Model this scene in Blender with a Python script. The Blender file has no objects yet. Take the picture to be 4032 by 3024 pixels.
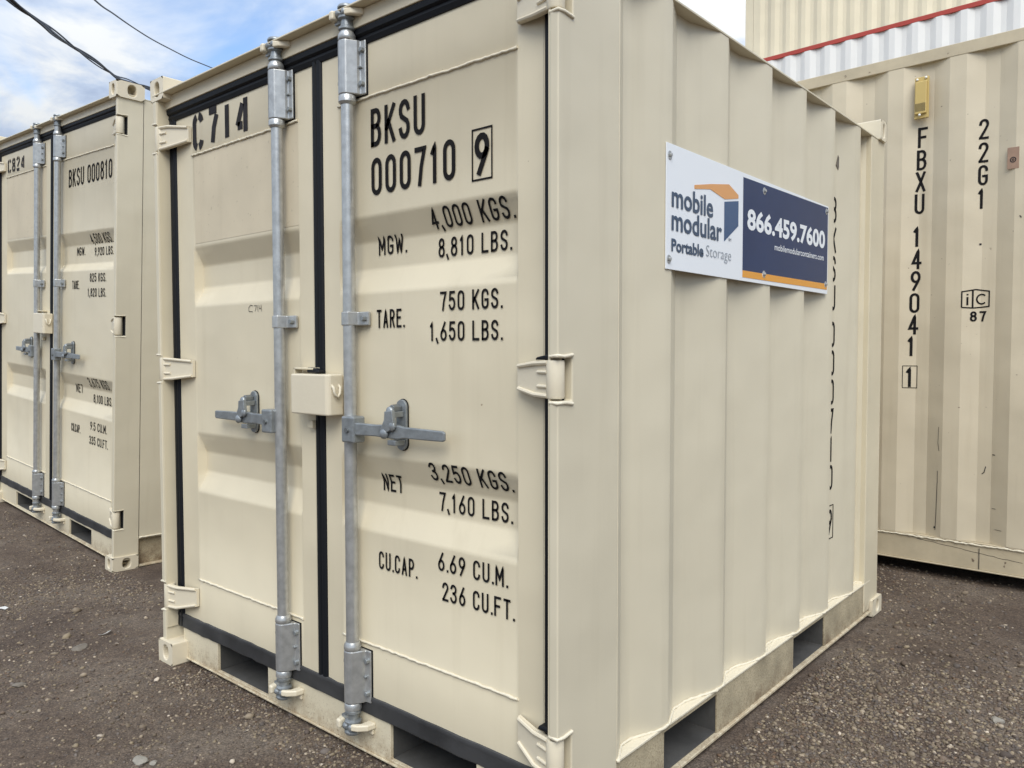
import bpy, bmesh, math, random
import numpy as np
from mathutils import Vector, Matrix
random.seed(7); RNG = np.random.default_rng(11)
S = bpy.context.scene
COL = S.collection

# ------------------------------------------------------------------ camera
cam_d = bpy.data.cameras.new("camera"); cam = bpy.data.objects.new("camera", cam_d); COL.objects.link(cam)
cam_d.sensor_width = 36.0; cam_d.lens = 27.58; cam_d.clip_start = 0.02; cam_d.clip_end = 2000
yaw, pitch, roll = math.radians(40.73984), math.radians(-2.32), math.radians(-0.068)
fw = Vector((-math.sin(yaw)*math.cos(pitch), math.cos(yaw)*math.cos(pitch), math.sin(pitch)))
rt = Vector((math.cos(yaw), math.sin(yaw), 0)); up = rt.cross(fw)
r2 = rt*math.cos(roll)+up*math.sin(roll); u2 = -rt*math.sin(roll)+up*math.cos(roll)
M = Matrix((r2, u2, -fw)).transposed().to_4x4(); M.translation = Vector((2.8922, -1.3495, 1.1560))
cam.matrix_world = M
S.camera = cam
S.render.resolution_x = 1024; S.render.resolution_y = 768

# ------------------------------------------------------------------ light
SUN_EL, SUN_AZ = 45.0, 137.0           # degrees; azimuth measured clockwise from +Y (veiled sun behind the camera)
SUN_STRENGTH, SKY_STRENGTH, EXPOSURE = 1.0, 0.078, 1.49
CLOUD = 0.385
S.view_settings.view_transform = 'Standard'; S.view_settings.look = 'None'
S.view_settings.exposure = EXPOSURE; S.view_settings.gamma = 1; S.view_settings.use_curve_mapping = False
sd = bpy.data.lights.new("sun", 'SUN'); sun = bpy.data.objects.new("sun", sd); COL.objects.link(sun)
sd.energy = SUN_STRENGTH; sd.angle = math.radians(38); sd.color = (1.0, 0.965, 0.90)
el, az = math.radians(SUN_EL), math.radians(SUN_AZ)
to_sun = Vector((math.sin(az)*math.cos(el), math.cos(az)*math.cos(el), math.sin(el)))
sun.rotation_euler = to_sun.to_track_quat('Z', 'Y').to_euler()
sun.location = to_sun*30

W = bpy.data.worlds.new("World"); S.world = W; W.use_nodes = True
nt = W.node_tree; nt.nodes.clear()
def N(t, **k):
    n = nt.nodes.new(t)
    for a, b in k.items(): setattr(n, a, b)
    return n
L = lambda a, b: nt.links.new(a, b)
def math_n(op, a=None, b=None, va=0, vb=0):
    n = N('ShaderNodeMath', operation=op); n.inputs[0].default_value = va; n.inputs[1].default_value = vb
    if a is not None: L(a, n.inputs[0])
    if b is not None: L(b, n.inputs[1])
    return n.outputs[0]
out = N('ShaderNodeOutputWorld'); bg = N('ShaderNodeBackground'); bg.inputs['Strength'].default_value = 1.0
L(bg.outputs[0], out.inputs[0])
sky = N('ShaderNodeTexSky', sky_type='NISHITA', sun_disc=False)
sky.sun_elevation = el; sky.sun_rotation = az
sky.air_density = 1.0; sky.dust_density = 0.0; sky.ozone_density = 3.0
skm = N('ShaderNodeVectorMath', operation='SCALE'); L(sky.outputs[0], skm.inputs[0]); skm.inputs['Scale'].default_value = SKY_STRENGTH
tc = N('ShaderNodeTexCoord'); sp = N('ShaderNodeSeparateXYZ'); L(tc.outputs['Generated'], sp.inputs[0])
zc = math_n('MAXIMUM', sp.outputs[2], None, vb=0.0)
zd = math_n('ADD', zc, None, vb=0.16)
u = math_n('DIVIDE', sp.outputs[0], zd); v = math_n('DIVIDE', sp.outputs[1], zd)
cmb = N('ShaderNodeCombineXYZ'); L(u, cmb.inputs[0]); L(v, cmb.inputs[1])
mp = N('ShaderNodeMapping'); mp.inputs['Location'].default_value = (17.617, 13.436, 0); mp.inputs['Rotation'].default_value = (0, 0, 0.5)
mp.inputs['Scale'].default_value = (1.0, 1.5, 1); L(cmb.outputs[0], mp.inputs[0])
n1 = N('ShaderNodeTexNoise'); n1.inputs['Scale'].default_value = 1.05; n1.inputs['Detail'].default_value = 7; n1.inputs['Roughness'].default_value = 0.52; n1.inputs['Distortion'].default_value = 0.5
L(mp.outputs[0], n1.inputs[0])
cover = N('ShaderNodeMapRange', interpolation_type='SMOOTHSTEP'); cover.inputs[1].default_value = 0.33; cover.inputs[2].default_value = 0.50
L(n1.outputs[0], cover.inputs[0])
n2 = N('ShaderNodeTexNoise'); n2.inputs['Scale'].default_value = 2.6; n2.inputs['Detail'].default_value = 9; n2.inputs['Roughness'].default_value = 0.56; n2.inputs['Distortion'].default_value = 0.3
mp2 = N('ShaderNodeMapping'); mp2.inputs['Location'].default_value = (25.199, 28.34, 0); L(cmb.outputs[0], mp2.inputs[0]); L(mp2.outputs[0], n2.inputs[0])
shade = N('ShaderNodeValToRGB'); L(n2.outputs[0], shade.inputs[0])
cr = shade.color_ramp; cr.elements[0].position = 0.37; cr.elements[0].color = (0.40, 0.50, 0.70, 1)
cr.elements[1].position = 0.60; cr.elements[1].color = (0.95, 0.98, 1.0, 1)
e = cr.elements.new(0.48); e.color = (0.60, 0.71, 0.90, 1)
# overcast skies are brighter towards the zenith
zen = math_n('MULTIPLY_ADD', zc, None, vb=1.6); nt.nodes[-1].inputs[2].default_value = 0.3
zen = math_n('MULTIPLY', zen, zc); zen = math_n('ADD', zen, None, vb=0.66)
zen = math_n('MULTIPLY', zen, None, vb=CLOUD)
cl = N('ShaderNodeVectorMath', operation='SCALE'); L(shade.outputs[0], cl.inputs[0]); L(zen, cl.inputs['Scale'])
mx = N('ShaderNodeMix', data_type='RGBA'); L(cover.outputs[0], mx.inputs['Factor']); L(skm.outputs[0], mx.inputs['A']); L(cl.outputs[0], mx.inputs['B'])
L(mx.outputs['Result'], bg.inputs['Color'])

# ------------------------------------------------------------------ materials
def mat(name, base, rough=0.5, metal=0.0, var=0.0, vscale=3.0, bump=0.0, bscale=40.0, dirt=None, spec=0.5, wave=0.0, streak=0.0, speck=None):
    """dirt=(colour, z_low, z_high, noise scale, amount): splashed soil wear near the ground"""
    m = bpy.data.materials.new(name); m.use_nodes = True; t = m.node_tree; b = t.nodes['Principled BSDF']
    b.inputs['Roughness'].default_value = rough; b.inputs['Metallic'].default_value = metal
    b.inputs['Specular IOR Level'].default_value = spec
    def n(k, **kw):
        x = t.nodes.new(k)
        for a, c in kw.items(): setattr(x, a, c)
        return x
    l = t.links.new
    co = n('ShaderNodeTexCoord'); P = co.outputs['Object']
    geo = n('ShaderNodeNewGeometry'); WP = geo.outputs['Position']
    rgb = n('ShaderNodeRGB'); rgb.outputs[0].default_value = (*base, 1); c = rgb.outputs[0]
    def mixc(c, fac, col2, kind='MIX'):
        q = n('ShaderNodeMix', data_type='RGBA', blend_type=kind)
        if hasattr(fac, 'is_linked') or not isinstance(fac, float): l(fac, q.inputs['Factor'])
        else: q.inputs['Factor'].default_value = fac
        l(c, q.inputs['A'])
        if isinstance(col2, tuple): q.inputs['B'].default_value = (*col2, 1)
        else: l(col2, q.inputs['B'])
        return q.outputs['Result']
    def noise(scale, det=5, rou=0.55, vec=None, dist=0.0):
        q = n('ShaderNodeTexNoise'); q.inputs['Scale'].default_value = scale; q.inputs['Detail'].default_value = det
        q.inputs['Roughness'].default_value = rou; q.inputs['Distortion'].default_value = dist; l(vec or WP, q.inputs[0]); return q.outputs[0]
    def rng(x, a, b2, c2=0.0, d2=1.0):
        q = n('ShaderNodeMapRange'); q.inputs[1].default_value = a; q.inputs[2].default_value = b2; q.inputs[3].default_value = c2; q.inputs[4].default_value = d2
        l(x, q.inputs[0]); return q.outputs[0]
    if var > 0:
        f = rng(noise(vscale), 0.35, 0.68)
        c = mixc(c, f, tuple(x*(1-var) for x in base))
    if streak > 0:
        mpn = n('ShaderNodeMapping'); mpn.inputs['Scale'].default_value = (14, 14, 0.7); l(WP, mpn.inputs[0])
        f = rng(noise(1.0, 6, 0.6, mpn.outputs[0]), 0.55, 0.78, 0, streak)
        c = mixc(c, f, tuple(x*0.62*k for x, k in zip(base, (1.0, 0.95, 0.85))))
    if speck:
        col2, sc, thr, amt = speck
        f = rng(noise(sc, 2, 0.5), thr, thr+0.05, 0, amt); c = mixc(c, f, col2)
    if dirt:
        dc, z0, z1, ds, amt = dirt
        sx = n('ShaderNodeSeparateXYZ'); l(WP, sx.inputs[0])
        h = rng(sx.outputs[2], z0, z1, 1.0, 0.0)
        g = rng(noise(ds, 8, 0.72), 0.30, 0.75)
        mul = n('ShaderNodeMath', operation='MULTIPLY'); l(h, mul.inputs[0]); l(g, mul.inputs[1])
        m2 = rng(mul.outputs[0], 0.14, 0.50, 0.0, amt)
        c = mixc(c, m2, dc)
        if True:
            r = rng(noise(210, 2, 0.5), 0.61, 0.66, 0.0, 0.75)
            mu = n('ShaderNodeMath', operation='MULTIPLY'); l(h, mu.inputs[0]); l(r, mu.inputs[1])
            c = mixc(c, mu.outputs[0], (0.16, 0.085, 0.045))
    l(c, b.inputs['Base Color'])
    hgt = None
    if bump > 0 or wave > 0:
        bn = n('ShaderNodeBump'); bn.inputs['Strength'].default_value = 1.0; bn.inputs['Distance'].default_value = 0.001*bump if bump > 0 else 0.0
        l(noise(bscale, 4, 0.6), bn.inputs['Height'])
        last = bn
        if wave > 0:
            b2 = n('ShaderNodeBump'); b2.inputs['Strength'].default_value = 1.0; b2.inputs['Distance'].default_value = wave
            l(noise(3.2, 2, 0.4), b2.inputs['Height']); l(bn.outputs[0], b2.inputs['Normal']); last = b2
        l(last.outputs[0], b.inputs['Normal'])
    return m
DIRT = ((0.33, 0.24, 0.14), 0.0, 0.13, 30, 0.62)
BEIGE = (0.64, 0.565, 0.405)
M_PAINT = mat("beige_paint", BEIGE, 0.42, var=0.07, vscale=2.2, bump=0.10, bscale=260, dirt=DIRT, wave=0.010, streak=0.12)
M_DOOR = mat("beige_door_paint", (0.655, 0.575, 0.41), 0.42, var=0.09, vscale=1.8, bump=0.12, bscale=260, wave=0.012, streak=0.20, speck=((0.20, 0.12, 0.06), 55, 0.79, 0.8), dirt=((0.25, 0.19, 0.12), 0.0, 0.2, 26, 0.3))
M_DOORDUST = mat("dusty_beige_panel", (0.60, 0.515, 0.365), 0.6, var=0.10, vscale=5, bump=0.12, bscale=200, wave=0.010, speck=((0.36, 0.30, 0.2), 60, 0.66, 0.5), streak=0.15)
M_HINGE = mat("beige_cast_paint", (0.665, 0.59, 0.44), 0.38, var=0.05, bump=0.5, bscale=60)
M_SIDE = mat("beige_side_paint", (0.62, 0.555, 0.41), 0.42, var=0.08, vscale=1.5, bump=0.10, bscale=260, wave=0.012, streak=0.20, speck=((0.22, 0.14, 0.07), 50, 0.80, 0.7))
M_RAIL = mat("gritty_rail_paint", (0.46, 0.385, 0.25), 0.75, var=0.35, vscale=9, bump=2.2, bscale=150, dirt=((0.15, 0.10, 0.055), -0.03, 0.13, 16, 0.9), speck=((0.24, 0.19, 0.12), 190, 0.55, 0.6))
M_WELD = mat("weld_paint", (0.69, 0.62, 0.47), 0.42, bump=2.5, bscale=120)
M_OLD = mat("weathered_beige_paint", (0.60, 0.52, 0.375), 0.5, var=0.10, vscale=2.5, bump=0.3, bscale=90, wave=0.016, streak=0.30, speck=((0.12, 0.08, 0.055), 38, 0.745, 0.8))
M_OLDRAIL = mat("scratched_beige_paint", (0.52, 0.44, 0.30), 0.5, var=0.18, vscale=7, bump=0.8, bscale=40, speck=((0.10, 0.065, 0.045), 30, 0.70, 0.85), streak=0.2)
M_SHADEPOST = mat("primer_beige", (0.56, 0.51, 0.34), 0.5, var=0.1)
M_RUB = mat("black_rubber", (0.005, 0.006, 0.008), 0.55, bump=0.5, bscale=50, spec=0.25)
M_RUBD = mat("dusty_rubber", (0.055, 0.055, 0.055), 0.7, var=0.5, vscale=8, bump=0.5, bscale=40)
M_GALV = mat("galvanised_steel", (0.50, 0.505, 0.49), 0.30, 0.62, var=0.24, vscale=42, bump=0.35, bscale=55, streak=0.25)
M_CAST = mat("zinc_casting", (0.30, 0.32, 0.325), 0.36, 0.5, var=0.30, vscale=25, bump=1.2, bscale=80)
M_BLK = mat("black_paint", (0.016, 0.015, 0.015), 0.8, spec=0.08, var=0.3, vscale=30)
M_STENCIL = mat("stencil_ink", (0.040, 0.038, 0.040), 0.85, var=0.35, vscale=20, spec=0.08)
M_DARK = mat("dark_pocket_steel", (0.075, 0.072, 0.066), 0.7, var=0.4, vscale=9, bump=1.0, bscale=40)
M_VOID = mat("dark_gap", (0.012, 0.012, 0.012), 0.8)
M_SWHITE = mat("sign_white", (0.76, 0.78, 0.79), 0.3)
M_SBLUE = mat("sign_blue", (0.018, 0.038, 0.105), 0.25, var=0.12, vscale=4, spec=0.18)
M_SLOGO = mat("logo_blue", (0.025, 0.075, 0.17), 0.25)
M_SNAVY = mat("sign_navy_ink", (0.03, 0.06, 0.11), 0.3)
M_SGREY = mat("sign_grey_ink", (0.27, 0.30, 0.34), 0.3)
M_SORANGE = mat("sign_orange", (0.72, 0.31, 0.035), 0.25)
M_SORANGE2 = mat("logo_orange", (0.66, 0.31, 0.10), 0.25)
M_YEL = mat("yellow_vent", (0.56, 0.41, 0.14), 0.5, var=0.1)
M_PLAC = mat("brown_placard", (0.33, 0.21, 0.14), 0.5, var=0.15, vscale=30)
M_RED = mat("red_paint", (0.43, 0.055, 0.035), 0.45, var=0.1)
M_WHITE = mat("white_paint", (0.78, 0.765, 0.72), 0.45, var=0.04, streak=0.1)
M_CABLE = mat("cable_black", (0.012, 0.013, 0.016), 0.5)
M_BOLT = mat("bolt_steel", (0.20, 0.21, 0.21), 0.4, 0.7)
M_SCRAP = mat("pale_scrap", (0.55, 0.54, 0.50), 0.6, var=0.15, vscale=40)
M_ROCKG = mat("grey_rock", (0.155, 0.13, 0.10), 0.85, var=0.25, vscale=50, bump=1.2, bscale=140)

def ground_mat():
    m = bpy.data.materials.new("gravel_soil"); m.use_nodes = True; t = m.node_tree; b = t.nodes['Principled BSDF']
    l = t.links.new; n = lambda k: t.nodes.new(k)
    g = n('ShaderNodeNewGeometry'); P = g.outputs['Position']
    def noise(s, d=6, r=0.6):
        q = n('ShaderNodeTexNoise'); q.inputs['Scale'].default_value = s; q.inputs['Detail'].default_value = d; q.inputs['Roughness'].default_value = r; l(P, q.inputs[0]); return q.outputs[0]
    def ramp(x, pts):
        q = n('ShaderNodeValToRGB'); l(x, q.inputs[0]); e = q.color_ramp.elements
        e[0].position, e[0].color = pts[0][0], (*pts[0][1], 1); e[1].position, e[1].color = pts[-1][0], (*pts[-1][1], 1)
        for p, c in pts[1:-1]:
            a = e.new(p); a.color = (*c, 1)
        return q.outputs[0]
    big = ramp(noise(1.9, 5, 0.62), [(0.34, (0.080, 0.058, 0.044)), (0.5, (0.125, 0.095, 0.072)), (0.66, (0.17, 0.138, 0.108))])
    fine = ramp(noise(170, 5, 0.7), [(0.30, (0.45, 0.43, 0.42)), (0.5, (0.95, 0.95, 0.95)), (0.72, (1.55, 1.5, 1.42))])
    mid = ramp(noise(34, 5, 0.65), [(0.3, (0.70, 0.70, 0.72)), (0.7, (1.22, 1.2, 1.16))])
    mul = n('ShaderNodeMix'); mul.data_type = 'RGBA'; mul.blend_type = 'MULTIPLY'; mul.inputs['Factor'].default_value = 1; l(big, mul.inputs['A']); l(fine, mul.inputs['B'])
    mu2 = n('ShaderNodeMix'); mu2.data_type = 'RGBA'; mu2.blend_type = 'MULTIPLY'; mu2.inputs['Factor'].default_value = 1; l(mul.outputs['Result'], mu2.inputs['A']); l(mid, mu2.inputs['B'])
    vo = n('ShaderNodeTexVoronoi'); vo.inputs['Scale'].default_value = 120; l(P, vo.inputs[0])
    vc = ramp(vo.outputs['Distance'], [(0.0, (1.35, 1.33, 1.28)), (0.35, (1, 1, 1)), (0.7, (0.7, 0.68, 0.66))])
    mu3 = n('ShaderNodeMix'); mu3.data_type = 'RGBA'; mu3.blend_type = 'MULTIPLY'; mu3.inputs['Factor'].default_value = 0.8; l(mu2.outputs['Result'], mu3.inputs['A']); l(vc, mu3.inputs['B'])
    l(mu3.outputs['Result'], b.inputs['Base Color']); b.inputs['Roughness'].default_value = 0.9; b.inputs['Specular IOR Level'].default_value = 0.25
    b1 = n('ShaderNodeBump'); b1.inputs['Distance'].default_value = 0.004; l(noise(150, 4, 0.7), b1.inputs['Height'])
    b2 = n('ShaderNodeBump'); b2.inputs['Distance'].default_value = 0.010; l(noise(26, 5, 0.65), b2.inputs['Height']); l(b1.outputs[0], b2.inputs['Normal'])
    l(b2.outputs[0], b.inputs['Normal'])
    return m
M_GROUND = ground_mat()
def stone_mat():
    m = bpy.data.materials.new("gravel_stone"); m.use_nodes = True; t = m.node_tree; b = t.nodes['Principled BSDF']
    a = t.nodes.new('ShaderNodeAttribute'); a.attribute_name = 'stone_colour'; t.links.new(a.outputs['Color'], b.inputs['Base Color'])
    b.inputs['Roughness'].default_value = 0.8; b.inputs['Specular IOR Level'].default_value = 0.3
    return m
M_STONE = stone_mat()

# ------------------------------------------------------------------ mesh helpers
class MB:
    def __init__(s): s.v = []; s.f = []; s.sm = []
    def add(s, vs, fs, smooth=False):
        o = len(s.v); s.v += [tuple(p) for p in vs]; s.f += [tuple(o+i for i in f) for f in fs]; s.sm += [smooth]*len(fs); return s
    def box(s, x0, x1, y0, y1, z0, z1, R=None, c=None):
        vs = [(x, y, z) for z in (z0, z1) for y in (y0, y1) for x in (x0, x1)]
        if R is not None:
            c = Vector(c); vs = [tuple(c+R@(Vector(p)-c)) for p in vs]
        return s.add(vs, [(0, 2, 3, 1), (4, 5, 7, 6), (0, 1, 5, 4), (2, 6, 7, 3), (0, 4, 6, 2), (1, 3, 7, 5)])
    def prism(s, pts, a0, a1, axis=2, smooth=False):
        """polygon pts in the two other axes, extruded along axis"""
        def P(p, a):
            if axis == 2: return (p[0], p[1], a)
            if axis == 1: return (p[0], a, p[1])
            return (a, p[0], p[1])
        n = len(pts); vs = [P(p, a0) for p in pts]+[P(p, a1) for p in pts]
        fs = [(i, (i+1) % n, n+(i+1) % n, n+i) for i in range(n)]
        s.add(vs, fs, smooth); o = len(s.v)-2*n
        s.f += [tuple(o+i for i in reversed(range(n))), tuple(o+n+i for i in range(n))]; s.sm += [False, False]; return s
    def tube(s, path, r, n=10, caps=True, smooth=True):
        P = [Vector(p) for p in path]; rs = r if isinstance(r, (list, tuple)) else [r]*len(P)
        vs = []; prev = None
        for i, p in enumerate(P):
            d = (P[min(i+1, len(P)-1)]-P[max(i-1, 0)]).normalized()
            a = Vector((0, 0, 1)) if abs(d.z) < 0.9 else Vector((1, 0, 0))
            if prev is not None: a = prev
            x = (a-d*a.dot(d)).normalized(); y = d.cross(x); prev = x
            vs += [p+(x*math.cos(2*math.pi*k/n)+y*math.sin(2*math.pi*k/n))*rs[i] for k in range(n)]
        fs = [(i*n+k, i*n+(k+1) % n, (i+1)*n+(k+1) % n, (i+1)*n+k) for i in range(len(P)-1) for k in range(n)]
        s.add(vs, fs, smooth); o = len(s.v)-len(vs)
        if caps:
            s.f += [tuple(o+k for k in reversed(range(n))), tuple(o+len(vs)-n+k for k in range(n))]; s.sm += [False, False]
        return s
    def lathe(s, cx, cy, prof, n=20):   # prof [(r,z)...] about a vertical axis
        if prof[0][1] > prof[-1][1]: prof = prof[::-1]
        vs = [(cx+max(r, 1e-4)*math.cos(2*math.pi*k/n), cy+max(r, 1e-4)*math.sin(2*math.pi*k/n), z) for r, z in prof for k in range(n)]
        m = len(prof); fs = [(i*n+k, i*n+(k+1) % n, (i+1)*n+(k+1) % n, (i+1)*n+k) for i in range(m-1) for k in range(n)]
        fs += [tuple(reversed(range(n))), tuple((m-1)*n+k for k in range(n))]
        return s.add(vs, fs, True)
    def ball(s, c, r, seg=10, ring=6, sc=(1, 1, 1)):
        c = Vector(c); vs = [c+Vector((0, 0, -r*sc[2]))]
        for i in range(1, ring):
            a = -math.pi/2+math.pi*i/ring
            for k in range(seg):
                b = 2*math.pi*k/seg; vs.append(c+Vector((r*sc[0]*math.cos(a)*math.cos(b), r*sc[1]*math.cos(a)*math.sin(b), r*sc[2]*math.sin(a))))
        vs.append(c+Vector((0, 0, r*sc[2]))); n = len(vs)-1
        fs = [(0, 1+(k+1) % seg, 1+k) for k in range(seg)]
        fs += [(1+i*seg+k, 1+i*seg+(k+1) % seg, 1+(i+1)*seg+(k+1) % seg, 1+(i+1)*seg+k) for i in range(ring-2) for k in range(seg)]
        fs += [(n, 1+(ring-2)*seg+k, 1+(ring-2)*seg+(k+1) % seg) for k in range(seg)]
        return s.add(vs, fs, True)
    def parts(s):
        par = list(range(len(s.v)))
        def fd(a):
            while par[a] != a: par[a] = par[par[a]]; a = par[a]
            return a
        for f in s.f:
            r = fd(f[0])
            for q in f[1:]: par[fd(q)] = r
        g = {}
        for f, q in zip(s.f, s.sm): g.setdefault(fd(f[0]), []).append((f, q))
        o = []
        for fs in g.values():
            ids = sorted({i for f, _ in fs for i in f}); mp_ = {i: k for k, i in enumerate(ids)}
            b = MB(); b.v = [s.v[i] for i in ids]; b.f = [tuple(mp_[i] for i in f) for f, _ in fs]; b.sm = [q for _, q in fs]; o.append(b)
        return o
    def each(s, name, m, parent=None, **k):
        return [b.build(name, m, parent, **k) for b in s.parts()]
    def build(s, name, m, parent=None, bevel=0.0, angle=None, segs=2, **props):
        me = bpy.data.meshes.new(name); me.from_pydata(s.v, [], s.f)
        me.polygons.foreach_set('use_smooth', s.sm if angle is None else [True]*len(s.f))
        me.materials.append(m); me.update()
        if angle is not None: me.set_sharp_from_angle(angle=math.radians(angle))
        o = bpy.data.objects.new(name, me); COL.objects.link(o)
        if parent is not None: o.parent = parent
        if bevel > 0:
            b = o.modifiers.new("bevel", 'BEVEL'); b.width = bevel; b.segments = segs; b.limit_method = 'ANGLE'; b.angle_limit = math.radians(35)
        for k, q in props.items(): o[k] = q
        return o
def empty(name, loc=(0, 0, 0), **props):
    o = bpy.data.objects.new(name, None); COL.objects.link(o); o.location = loc; o.empty_display_size = 0.2
    for k, q in props.items(): o[k] = q
    return o
def sub(name, parent):
    o = empty(name); o.parent = parent; return o

# stroke lettering -----------------------------------------------------------
def arc(cx, cy, rx, ry, a0, a1, n=9):
    return [(cx+rx*math.cos(math.radians(a0+(a1-a0)*i/n)), cy+ry*math.sin(math.radians(a0+(a1-a0)*i/n))) for i in range(n+1)]
h_ = 0.5
GL = {
 '0': [arc(.5, .78, .5, .22, 0, 180)+arc(.5, .22, .5, .22, 180, 360)+[(1, .78)]],
 '1': [[(.12, .82), (.52, 1), (.52, 0)]],
 '2': [arc(.5, .77, .5, .23, 180, -25)+[(.05, .04)], [(0, 0), (1, 0)]],
 '3': [arc(.45, .77, .5, .23, 165, -80)+[(.42, .53)], [(.42, .53)]+arc(.45, .26, .55, .26, 85, -165)],
 '4': [[(1, .28), (0, .28), (.68, 1), (.68, 0)]],
 '5': [[(.92, 1), (.12, 1), (.05, .58)]+arc(.48, .33, .52, .32, 120, -160)],
 '6': [[(.78, 1), (.15, .48)]+arc(.5, .28, .5, .28, 150, -210, 14)],
 '7': [[(0, 1), (1, 1), (.62, .5), (.42, 0)]],
 '8': [arc(.5, .77, .44, .23, -90, 270, 14), arc(.5, .27, .5, .27, -90, 270, 14)],
 '9': [[(.25, 0), (.86, .5)]+arc(.5, .72, .5, .28, -30, 330, 14)],
 'A': [[(0, 0), (.5, 1), (1, 0)], [(.2, .3), (.8, .3)]],
 'B': [[(0, 0), (0, 1), (.5, 1)]+arc(.5, .77, .45, .23, 90, -90, 6)+[(0, .54)], [(.5, .54)]+arc(.5, .27, .5, .27, 90, -90, 6)+[(0, 0)]],
 'C': [arc(.5, .78, .5, .22, 0, 180)+arc(.5, .22, .5, .22, 180, 360)],
 'E': [[(1, 1), (0, 1), (0, 0), (1, 0)], [(0, .54), (.8, .54)]],
 'F': [[(1, 1), (0, 1), (0, 0)], [(0, .52), (.8, .52)]],
 'G': [arc(.5, .78, .5, .22, 0, 180)+arc(.5, .22, .5, .22, 180, 360)+[(1, .45), (.55, .45)]],
 'K': [[(0, 0), (0, 1)], [(1, 1), (.05, .38)], [(.3, .58), (1, 0)]],
 'L': [[(0, 1), (0, 0), (1, 0)]],
 'M': [[(0, 0), (0, 1), (.5, .3), (1, 1), (1, 0)]],
 'N': [[(0, 0), (0, 1), (1, 0), (1, 1)]],
 'P': [[(0, 0), (0, 1), (.5, 1)]+arc(.5, .73, .5, .27, 90, -90, 6)+[(0, .46)]],
 'R': [[(0, 0), (0, 1), (.5, 1)]+arc(.5, .76, .5, .24, 90, -90, 6)+[(0, .52)], [(.5, .52), (1, 0)]],
 'S': [arc(.5, .76, .5, .24, 10, 225, 8)+arc(.5, .25, .5, .25, 45, -170, 8)],
 'T': [[(.5, 0), (.5, 1)], [(0, 1), (1, 1)]],
 'U': [[(0, 1), (0, .22)]+arc(.5, .22, .5, .22, 180, 360)+[(1, 1)]],
 'W': [[(0, 1), (.22, 0), (.5, .8), (.78, 0), (1, 1)]],
 'X': [[(0, 0), (1, 1)], [(0, 1), (1, 0)]],
 '.': [[(.0, .0), (.0, .02)]], ',': [[(.9, .05), (-.3, -.16)]],
}
def densify(p, step):
    o = [p[0]]
    for a, b in zip(p, p[1:]):
        d = math.hypot(b[0]-a[0], b[1]-a[1]); k = max(1, int(d/step))
        o += [(a[0]+(b[0]-a[0])*i/k, a[1]+(b[1]-a[1])*i/k) for i in range(1, k+1)]
    return o
def ribbon(mb, pts, t, fn, step):
    pts = densify(pts, step)
    clean = [pts[0]]
    for p in pts[1:]:
        if math.hypot(p[0]-clean[-1][0], p[1]-clean[-1][1]) > 1e-5: clean.append(p)
    pts = clean; vs = []; fs = []
    for i, p in enumerate(pts):
        a = pts[max(i-1, 0)]; c = pts[min(i+1, len(pts)-1)]
        d1 = Vector((p[0]-a[0], p[1]-a[1])); d2 = Vector((c[0]-p[0], c[1]-p[1]))
        if d1.length < 1e-7: d1 = d2
        if d2.length < 1e-7: d2 = d1
        d1.normalize(); d2.normalize(); d = (d1+d2)
        if d.length < 1e-3: d = d1
        d.normalize(); nn = Vector((-d.y, d.x)); k = 1/max(0.55, abs(d.dot(d1)))
        for sgn in (-1, 0, 1): vs.append(fn(p[0]+nn.x*sgn*t/2*k, p[1]+nn.y*sgn*t/2*k))
    for i in range(len(pts)-1):
        a = i*3; fs += [(a, a+3, a+4, a+1), (a+1, a+4, a+5, a+2)]
    mb.add(vs, fs)
def text_layout(s, w=0.42, gap=0.14, sp=0.34):
    x = 0; o = []
    for ch in s:
        if ch == ' ': x += sp; continue
        ww = {'.': 0.0, ',': 0.05, '1': w*.75, 'M': w*1.15, 'W': w*1.3}.get(ch, w); o.append((ch, x, ww)); x += ww+gap+(0.06 if ch in '.,' else 0)
    return o, x-gap
def letters(mb, s, u0, u1, v0, h, t, fn, step=0.006, stencil=False, w=0.42, gap=0.14, sp=0.34):
    """text s from u0 to u1, baseline v0, height h, stroke t, placed by fn(u,v)->xyz"""
    lay, tot = text_layout(s, w, gap, sp); k = (u1-u0)/(tot*h) if u1 is not None else 1.0
    for ch, x, ww in lay:
        gw = ww*h*k
        if isinstance(mb, list): mb.append(MB()); tgt = mb[-1]
        else: tgt = mb
        for pl in GL[ch]:
            if ch in '.':
                q = [(u0+x*h*k+t/2, v0), (u0+x*h*k+t/2, v0+t*1.05)]; ribbon(tgt, q, t*1.05, fn, step); continue
            q = [(u0+x*h*k+t/2+px*(gw-t), v0+t/2+py*(h-t)) for px, py in pl]
            if math.hypot(q[0][0]-q[-1][0], q[0][1]-q[-1][1]) > t*.6:      # square ends
                a, b = Vector(q[0]), Vector(q[1]); a = a+(a-b).normalized()*t*.48
                c, d = Vector(q[-1]), Vector(q[-2]); c = c+(c-d).normalized()*t*.48
                q = [tuple(a)]+q[1:-1]+[tuple(c)]
            ribbon(tgt, q, t, fn, step)
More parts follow.
